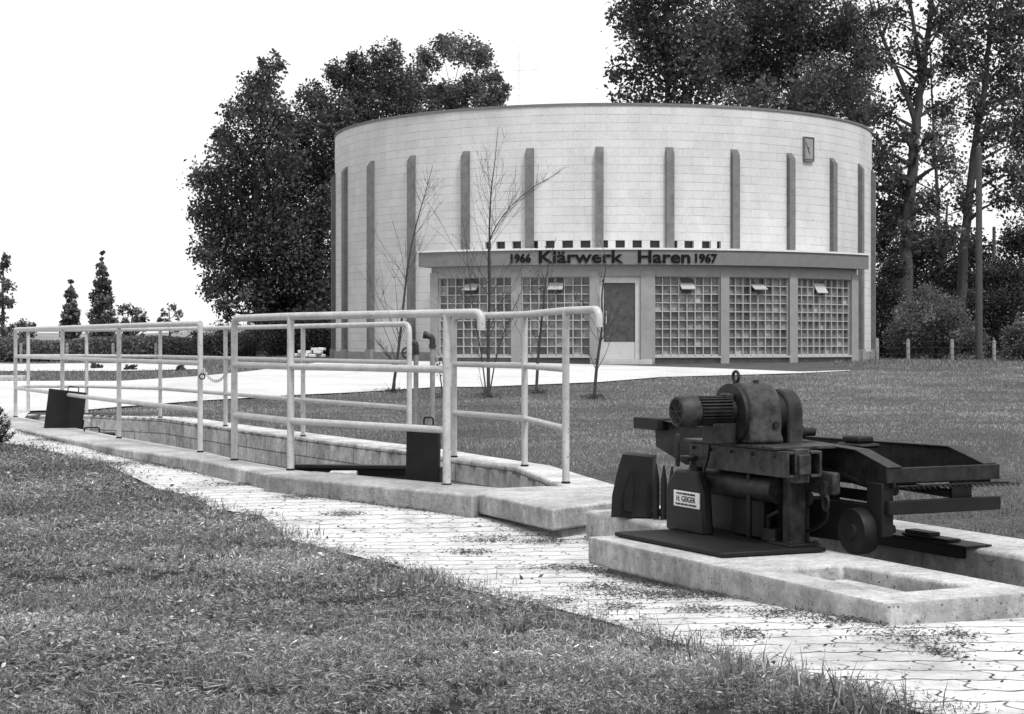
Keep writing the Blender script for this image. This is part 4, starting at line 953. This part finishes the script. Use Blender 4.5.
# ------------------------------------------------------------------ trees
TG = 'trees behind the round building'
tree('broadleaf_tree', 'dark ragged broadleaf tree, leftmost of the big trees, with a pointed leaning top', 'tree', 62, 262, [(272, 66, 12), (262, 84, 18), (255, 100, 20), (235, 112, 15), (268, 122, 26), (224, 136, 13), (238, 152, 28), (278, 160, 30), (214, 182, 24), (252, 192, 36), (204, 214, 16), (226, 226, 32), (272, 232, 36), (204, 250, 16), (236, 266, 34), (282, 272, 32), (214, 286, 16), (252, 300, 28), (285, 312, 28), (226, 310, 12)], M['leaf_dark'], .85, .13, .15, group=TG, trunk_path=[(262, None), (256, 250), (255, 160), (266, 84)])
tree('broadleaf_tree', 'tall dense tree rising just behind the left edge of the round building', 'tree', 64, 312, [(385, 57, 17), (362, 62, 14), (340, 76, 17), (366, 86, 28), (312, 98, 17), (330, 120, 30), (366, 115, 25), (296, 128, 20), (308, 166, 34), (345, 160, 30), (298, 210, 36), (335, 215, 30), (308, 262, 36), (298, 312, 34), (330, 300, 28), (322, 335, 20), (396, 85, 24), (402, 110, 20)], M['leaf_dark'], 1.0, .12, .25, group=TG, trunk_path=[(312, None), (315, 260), (325, 180), (350, 100)])
tree('broadleaf_tree', 'greyer round topped tree with a gap in its crown above the roof', 'tree', 69, 455, [(440, 47, 12), (460, 48, 16), (478, 58, 16), (424, 62, 14), (418, 76, 12), (450, 100, 18), (492, 104, 12), (400, 105, 16), (488, 78, 14), (497, 94, 12), (472, 92, 18), (442, 98, 16), (416, 92, 16), (486, 112, 14), (430, 120, 20), (470, 125, 20), (450, 160, 24), (455, 200, 24)], M['leaf_mid'], 1.0, .12, .14, group=TG, trunk_path=[(455, None), (454, 200), (452, 110), (452, 95)])
tree('poplar', 'loose leaved poplar at the left of the right hand trees, sky showing through it', 'tree', 60, 668, [(628, 18, 20), (646, 48, 24), (618, 72, 13), (638, 92, 24), (664, 24, 26), (682, 70, 30), (652, -10, 28), (690, -12, 32), (702, 104, 26), (722, 40, 26), (672, 110, 24), (640, -50, 30), (690, -60, 30), (670, 150, 26), (680, 200, 26), (660, 60, 26), (700, 70, 24), (668, -40, 30), (640, 20, 22), (690, 30, 26)], M['leaf_dark'], .55, .15, .2, fill=.3, group=TG, spread=.25)
tree('broadleaf_tree', 'broad dense tree filling the sky behind the right half of the round building', 'tree', 66, 790, [(742, 18, 32), (782, 8, 36), (730, 68, 32), (772, 66, 38), (812, 38, 36), (822, 92, 36), (852, 28, 30), (850, 88, 24), (772, -35, 40), (822, -30, 40), (866, 60, 18), (708, 30, 22), (755, 105, 28), (800, 115, 28), (860, 115, 18), (790, 170, 34), (790, 230, 34)], M['leaf_mid'], 1.05, .13, .28, group=TG)
tree('poplar', 'open tree with a thick pale forked trunk right of the round building', 'tree', 60, 903, [(890, 18, 22), (905, -25, 28), (942, 28, 18), (880, 112, 18), (906, 96, 14), (888, 168, 20), (942, 108, 16), (946, 162, 16), (884, 216, 20), (874, 150, 18), (932, 205, 16), (952, 62, 18), (925, -60, 30), (925, 140, 14), (950, 235, 18), (915, 50, 18), (878, 60, 18), (930, 75, 14), (900, 135, 16), (905, 190, 14), (945, 10, 20), (880, 190, 18), (905, 230, 16)], M['leaf_dark'], .46, .14, .26, fill=.3, group=TG, spread=.3, bark='bark',
     trunk_path=[(900, None), (906, 250), (914, 150), (921, 85), (930, 20), (936, -60)], limbs=[[(915, 120, .12), (903, 85, .09), (884, 42, .06), (868, -5, .03)], [(922, 80, .11), (916, 40, .08), (908, -10, .05)]])
tree('poplar', 'open tree with a dark slender leaning trunk at the right edge', 'tree', 62, 958, [(992, 28, 26), (1012, 62, 24), (970, 60, 18), (976, 112, 16), (1012, 122, 22), (1018, 172, 20), (986, 172, 16), (962, 202, 16), (1002, -14, 30), (1030, 18, 28), (1035, 90, 26), (965, 0, 22), (985, -60, 34), (995, 85, 22), (968, 90, 14), (1000, 200, 16), (985, 140, 16), (1010, 20, 24), (1030, 140, 24), (960, 40, 16)], M['leaf_dark'], .46, .14, .2, fill=.3, group=TG, spread=.3,
     trunk_path=[(958, None), (964, 250), (972, 165), (984, 95), (991, 20), (996, -50)])
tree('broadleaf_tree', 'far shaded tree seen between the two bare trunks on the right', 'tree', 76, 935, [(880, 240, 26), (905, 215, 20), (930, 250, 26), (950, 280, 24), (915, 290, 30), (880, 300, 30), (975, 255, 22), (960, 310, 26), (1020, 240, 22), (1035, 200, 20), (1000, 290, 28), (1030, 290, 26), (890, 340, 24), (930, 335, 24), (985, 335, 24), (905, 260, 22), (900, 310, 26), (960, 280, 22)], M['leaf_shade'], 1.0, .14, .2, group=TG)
tree('broadleaf_tree', 'loose pale leaved tree far behind the pale space between the right hand trunks', 'tree', 84, 945, [(955, 60, 20), (950, 110, 20), (930, 150, 22), (960, 175, 20), (925, 200, 22), (950, 130, 20), (900, 180, 20), (960, 30, 20), (935, 235, 24), (885, 150, 18), (870, 110, 14)], M['leaf_mid'], .2, .15, .14, fill=.3, group=TG, spread=.4)
tree('broadleaf_tree', 'shaded tree far behind the right edge of the photo, rightmost of all', 'tree', 86, 1030, [(1015, 150, 22), (1030, 190, 20), (1010, 95, 20), (1035, 120, 22), (1025, 50, 22), (1040, 230, 22), (1000, 130, 16), (1020, 260, 24)], M['leaf_mid'], .28, .15, .14, fill=.3, group=TG, spread=.4)
def bush(label, Y, px, clumps, lm, dens=1.0, leaf=.07, name='bush', g='bushes along the edge of the grounds'):
    return tree(name, label, 'bush', Y, px, clumps, lm, dens, leaf, .05, group=g)
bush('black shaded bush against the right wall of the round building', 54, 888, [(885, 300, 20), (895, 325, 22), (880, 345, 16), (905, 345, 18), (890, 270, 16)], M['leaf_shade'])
bush('paler rounded bush behind the wire fence, left of the utility pole', 50, 935, [(930, 300, 16), (915, 318, 20), (945, 315, 20), (905, 338, 20), (935, 338, 24), (962, 335, 20), (975, 345, 14)], M['leaf_mid'])
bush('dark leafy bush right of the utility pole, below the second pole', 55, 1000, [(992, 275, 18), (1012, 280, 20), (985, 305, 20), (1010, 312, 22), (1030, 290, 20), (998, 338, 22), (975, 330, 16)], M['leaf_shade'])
bush('soft grey bush at the right edge in front of the fence line', 45, 1024, [(1015, 338, 14), (1030, 330, 18), (1012, 356, 14), (1028, 352, 18), (1040, 365, 16), (1020, 368, 10)], M['leaf_mid'])
bush('low dark scrub at the foot of the leftmost big tree', 60, 225, [(200, 340, 12), (220, 335, 14), (240, 340, 14), (258, 335, 16), (275, 342, 14), (210, 350, 8), (240, 352, 8)], M['leaf_dark'])
bush('black undergrowth below the tall tree beside the building edge', 59, 305, [(290, 335, 18), (310, 325, 20), (328, 335, 16), (300, 350, 10), (322, 350, 10), (275, 330, 16)], M['leaf_shade'])
FT = 'distant trees at the left'
def conifer(label, Y, px, top, bot, w, lm, dens=.8, name='cypress'):
    cl_ = []; k = 15
    for i in range(k):
        t = i / (k - 1); y = top + 3 + (bot - top) * t; r = 1.2 + w * (t ** .75) * (1 if t < .75 else .85) * random.uniform(.85, 1.12)
        for o_ in ((0,) if r < 3.5 else (-.62, 0, .62)): cl_.append((px + o_ * r + random.uniform(-.8, .8), y + random.uniform(-1.5, 1.5), max(2.2, r * .48)))
    return tree(name, label, 'tree', Y, px, cl_, lm, dens, .16, .12, group=FT)
conifer('smaller pointed tree left of the tallest pointed tree on the horizon', 82, 71, 280, 345, 12, M['leaf_mid'])
conifer('tallest pointed tree on the left horizon, behind the front railing', 80, 102, 250, 345, 17, M['leaf_mid'], .75)
tree('broadleaf_tree', 'low rounded tree touching the right side of the tallest pointed tree', 'tree', 84, 130, [(125, 310, 8), (138, 316, 8), (145, 322, 6), (122, 326, 10), (135, 334, 10), (128, 345, 8)], M['leaf_mid'], .7, .16, .1, group=FT)
tree('young_tree', 'thin see through young tree on the horizon, right of the pointed trees', 'tree', 84, 170, [(172, 307, 5), (163, 313, 4), (178, 314, 5), (168, 322, 5), (175, 330, 5), (160, 320, 3)], M['leaf_far'], .35, .14, .06, group=FT)
tree('poplar', 'narrow broken topped tree cut by the left edge of the photo', 'tree', 78, 3, [(6, 256, 4), (5, 266, 7), (8, 287, 8), (-2, 275, 7), (1, 300, 8), (9, 304, 6), (-3, 320, 10), (4, 332, 9), (-2, 345, 9)], M['leaf_mid'], .7, .15, .1, group=FT)
tree('broadleaf_tree', 'faint grey distant tree low on the horizon at far left', 'tree', 260, 25, [(15, 328, 5), (24, 325, 6), (32, 328, 5), (20, 334, 6), (30, 335, 6)], M['leaf_far'], .9, .4, .2, group=FT)
# dark hedge across the left background
mb_pts = []; hed = thing('hedge', (-20, 66, zt(-20, 66)), 'long dark clipped hedge across the left background', 'hedge')
n_ = 30000; hx_ = RNG.uniform(-27, -8.0, n_); top_ = 1.15 + .12 * vnoise(hx_, hx_ * 0, 1.2, 61) - .28
hz_ = RNG.uniform(0, 1, n_) ** .8 * top_; hy_ = 66 + RNG.normal(0, .35, n_)
leaf_object('foliage', M['leaf_light'], np.stack([hx_, hy_, zfun(hx_, hy_) + hz_], 1), RNG.uniform(.03, .08, n_), RNG.uniform(.8, 1.9, n_), hed, hed.location)
mb = MB(); mb.tube([(-26.8, 66, zt(-26.8, 66) + .28), (-17, 66, zt(-17, 66) + .3), (-8.2, 66, zt(-8.2, 66) + .28)], .30, 8); mb.build('woody_core', M['twig'], hed)
# spiky little spruce at the left edge
x, y = ground_px(-6, 452); rt = thing('spruce', (x, y, zt(x, y)), 'dark spiky young spruce at the left edge of the foreground lawn', 'tree')
mb = MB(); mb.tube([(x, y, zt(x, y) - .02), (x, y, zt(x, y) + .5)], [.02, .004], 6); mb.build('trunk', M['bark'], rt)
P = []
for k in range(60):
    z_ = RNG.uniform(.03, .42); a = RNG.uniform(0, 6.28); L = (.46 - z_) * .5; s_ = RNG.uniform(0, 1, 60)
    P.append(np.stack([x + np.cos(a) * L * s_, y + np.sin(a) * L * s_, zt(x, y) + z_ + .06 * s_ * s_ + RNG.normal(0, .008, 60)], 1))
P = np.concatenate(P); leaf_object('crown', M['leaf_dark'], P, RNG.uniform(.012, .028, len(P)), RNG.uniform(.2, .8, len(P)), rt, rt.location, aspect=.16)

# bare saplings in front of the annex
SG = 'bare saplings on the lawn in front of the building'
WEEDS = []
def sapling(base, stems, label, nbr=16, leaves=0, seed=1):
    rs = random.Random(seed); x, y = ground_px(*base); z = zt(x, y)
    root = thing('sapling', (x, y, z - .03), label, 'sapling', SG)
    mb = MB(); mt = MB(); LP = []
    for st in stems:
        pts = [Vector((x + rs.uniform(-.03, .03), y, z - .05))] + [at(px, py, y) + Vector((0, rs.uniform(-.1, .1), 0)) for px, py in st]
        fine = fillet(pts, .3, 4); L = len(fine); r0 = .022 if st is stems[0] else .009
        mb.tube(fine, [r0 * (1 - .93 * i / (L - 1)) + .0018 for i in range(L)], 7)
        tot = (fine[-1] - fine[0]).length
        for b in range(nbr):
            f = rs.uniform(.07, .96); i = int(f * (L - 1)); p = fine[i]; tg = (fine[min(i + 1, L - 1)] - fine[max(0, i - 1)]).normalized()
            a = rs.uniform(0, 6.28); side = Vector((math.cos(a), math.sin(a), 0)); ln = tot * (.34 * (1 - f) + .09) * rs.uniform(.5, 1.2)
            q = [p]; dcur = (tg * 1.1 + side * .85).normalized()
            for s_ in range(5):
                dcur = (dcur + Vector((rs.uniform(-.15, .15), rs.uniform(-.15, .15), rs.uniform(-.02, .2)))).normalized(); q.append(q[-1] + dcur * ln / 5)
            rb_ = max(.0028, r0 * (1 - f) * .30)
            mt.tube(q, [rb_ * (1 - .7 * s_ / 5) for s_ in range(6)], 5)
            for tw in range(rs.randint(2, 4)):
                j = rs.randint(1, 4); d2 = (dcur + Vector((rs.uniform(-1, 1), rs.uniform(-1, 1), rs.uniform(-.3, .6)))).normalized(); l2 = ln * rs.uniform(.2, .4)
                mt.tube([q[j], q[j] + d2 * l2 * .5 + Vector((0, 0, .01)), q[j] + d2 * l2], [rb_ * .5, rb_ * .4, .0012], 4)
                for _ in range(leaves): LP.append(q[j] + d2 * l2 * rs.uniform(.3, 1) + Vector((rs.uniform(-.05, .05), rs.uniform(-.05, .05), rs.uniform(-.05, .05))))
    mb.build('trunk', M['twig'], root); mt.build('branches', M['twig'], root)
    if LP:
        P = np.array([tuple(p) for p in LP]); leaf_object('leaves', M['leaf_mid'], P, RNG.uniform(.012, .028, len(P)), RNG.uniform(.4, 1.2, len(P)), root, root.location)
    WEEDS.append(np.array((x, y, z)) + RNG.normal(0, 1, (220, 3)) * np.array((.09, .10, .0)) + np.stack([np.zeros(220)] * 2 + [RNG.uniform(0, .07, 220)], 1))
sapling((393, 393), [[(398, 355), (404, 300), (408, 262), (415, 228), (426, 192), (433, 166)], [(396, 366), (384, 350), (372, 335)]], 'bare sapling furthest left, leaning to the right with a single dark stem', 34, 0, 3)
sapling((488, 398), [[(488, 340), (490, 275), (489, 230), (491, 190), (495, 160), (498, 128)], [(481, 350), (472, 305), (467, 250), (462, 215)], [(497, 350), (512, 312), (524, 285)], [(488, 240), (503, 214), (528, 190), (560, 172)]], 'tallest bare sapling, several stems reaching up past the canopy', 26, 0, 5)
sapling((537, 394), [[(539, 345), (544, 300), (547, 268), (556, 238)]], 'slim sapling directly below the first letters of the sign', 16, 2, 8)
sapling((594, 399), [[(597, 362), (603, 326), (601, 292), (607, 262), (600, 240)]], 'short twiggy sapling in front of the entrance door', 12, 2, 12)
sapling((445, 398), [[(447, 365), (452, 338), (449, 312)], [(440, 372), (433, 350)]], 'small straggly sapling between the standpipes and the tallest sapling', 14, 1, 15)

WEEDS = np.concatenate(WEEDS); leaf_object('weeds', M['leaf_light'], WEEDS, RNG.uniform(.012, .035, len(WEEDS)), RNG.uniform(.3, 1.0, len(WEEDS)), aspect=.2)['kind'] = 'stuff'

# ------------------------------------------------------------------ fence, poles and other background things
def fence(label, Y, posts, wires, r=.055, px_ext=()):
    x0 = (posts[0][0] - CX) / FPX * Y; rt = thing('wire_fence', (x0, Y, zt(x0, Y)), label, 'fence', None)
    pts = []
    for (px, py) in posts:
        x = (px - CX) / FPX * Y; z0 = zt(x, Y); z1 = CAM.z + (HY - py) / FPX * Y; pts.append((x, z0, z1))
        mb = MB(); mb.tube([(x, Y, z0 - .1), (x, Y, z1 - .04), (x, Y, z1)], [r, r, r * .5], 8); mb.build('post', M['wood_post'], rt)
    for w in wires:
        mb = MB(); q = [Vector((x, Y - r, z0 + (z1 - z0) * w)) for x, z0, z1 in pts]; mb.tube(q, .004, 4); mb.build('wire', M['twig'], rt)
fence('low wire fence with pale wooden posts right of the building', 47, [(877, 338), (908, 339), (952, 339), (994, 340), (1046, 340)], (.9, .6, .3))
fence('distant fence of thin pale posts behind the left hedge', 64, [(-20, 343), (21, 343), (67, 343), (113, 343), (156, 343), (200, 344)], (.85, .5), .06)
def pole(px, topy, Y, r, label):
    x = (px - CX) / FPX * Y; z0 = zt(x, Y); z1 = CAM.z + (HY - topy) / FPX * Y
    rt = thing('utility_pole', (x, Y, z0), label, 'pole'); mb = MB(); mb.tube([(x, Y, z0 - .2), (x, Y, z1)], [r, r * .8], 12); mb.build('shaft', M['bark'], rt)
    mb = MB(); mb.lathe([(r * .84, 0), (r * .84, .04), (.02, .09)], 12, Matrix.Translation((x, Y, z1 - .02))); mb.build('cap', M['bark'], rt)
pole(979, 148, 47.6, .105, 'tall grey utility pole standing in front of the right hand trees')
pole(994, 228, 70, .085, 'shorter dark pole against a gap of sky at the far right')
# faint lattice mast far behind
x = (519 - CX) / FPX * 320; rt = thing('lattice_mast', (x, 320, zt(x, 320)), 'faint pale lattice mast far behind the roof', 'mast')
z1 = CAM.z + (HY - 46) / FPX * 320; mb = MB()
for i in range(26):
    za, zb_ = i * z1 / 26, (i + 1) * z1 / 26; w0, w1 = 1.3 * (1 - i / 27), 1.3 * (1 - (i + 1) / 27)
    mb.tube([(x - w0, 320, za), (x + w1, 320, zb_)], .04, 4); mb.tube([(x + w0, 320, za), (x - w1, 320, zb_)], .04, 4)
mb.build('lattice', M['mast'], rt)
mb = MB(); zc = CAM.z + (HY - 70) / FPX * 320; mb.tube([(x - 1.5, 320, zc - .2), (x + 4, 320, zc + .2)], .05, 4); mb.build('cross_arm', M['mast'], rt)
# pale blocks heaped by the left edge of the building
for i, (px, py, w, h_) in enumerate([(298, 355, 6, 3), (305, 355, 7, 3), (313, 355.5, 7, 3), (321, 355.5, 7, 3), (301, 351.5, 6, 3), (309, 352, 6, 3), (318, 352, 8, 3), (322, 349, 6, 2.6), (315, 349, 6, 2.5)]):
    Y_ = 47 + random.uniform(-.2, .2); sc = Y_ / FPX; c = at(px, py, Y_)
    Mx = Matrix.Rotation(random.uniform(-.4, .4), 4, 'Z') @ Matrix.Rotation(random.uniform(-.15, .15), 4, 'Y')
    mb = MB(); mb.box(-w * sc / 2, w * sc / 2, -.1, .1, -h_ * sc / 2, h_ * sc / 2, Mx)
    o = mb.build('stone_block', M['pale_stone'], bevel=.012); o.location = c; tag(o, 'pale rough block heaped on the ground at the left foot of the round building', 'block', 'pale blocks heaped by the building')
# kerb block and low dark plants on the far verge
x0, y0 = ground_px(-30, 382); x1, y1 = ground_px(20, 382); o = MB().box(x0, x1, y0 - .12, y0 + .12, zt(x0, y0) - .05, zt(x0, y0) + .12).build('kerb_block', M['concrete_far'], bevel=.02, origin=((x0 + x1) / 2, y0, 0)); tag(o, 'low pale kerb block at the left edge of the forecourt', 'kerb')
for px, py, w, lb in ((96, 367, 6, 'tiny black plant on the far verge behind the leftmost railing'), (130, 368.5, 6, 'small black plant on the far verge, the widest of the low ones'), (181, 369, 4, 'small black plant on the verge next to the railing gap')):
    Yq = ground_px(px, py + 2)[1]; tree('low_plant', lb, 'plant', Yq, px, [(px - w * .5, py, 3), (px + w * .5, py, 3), (px, py - 1, 3.2)], M['leaf_dark'], .8, .06, .02, group='low plants on the far verge')
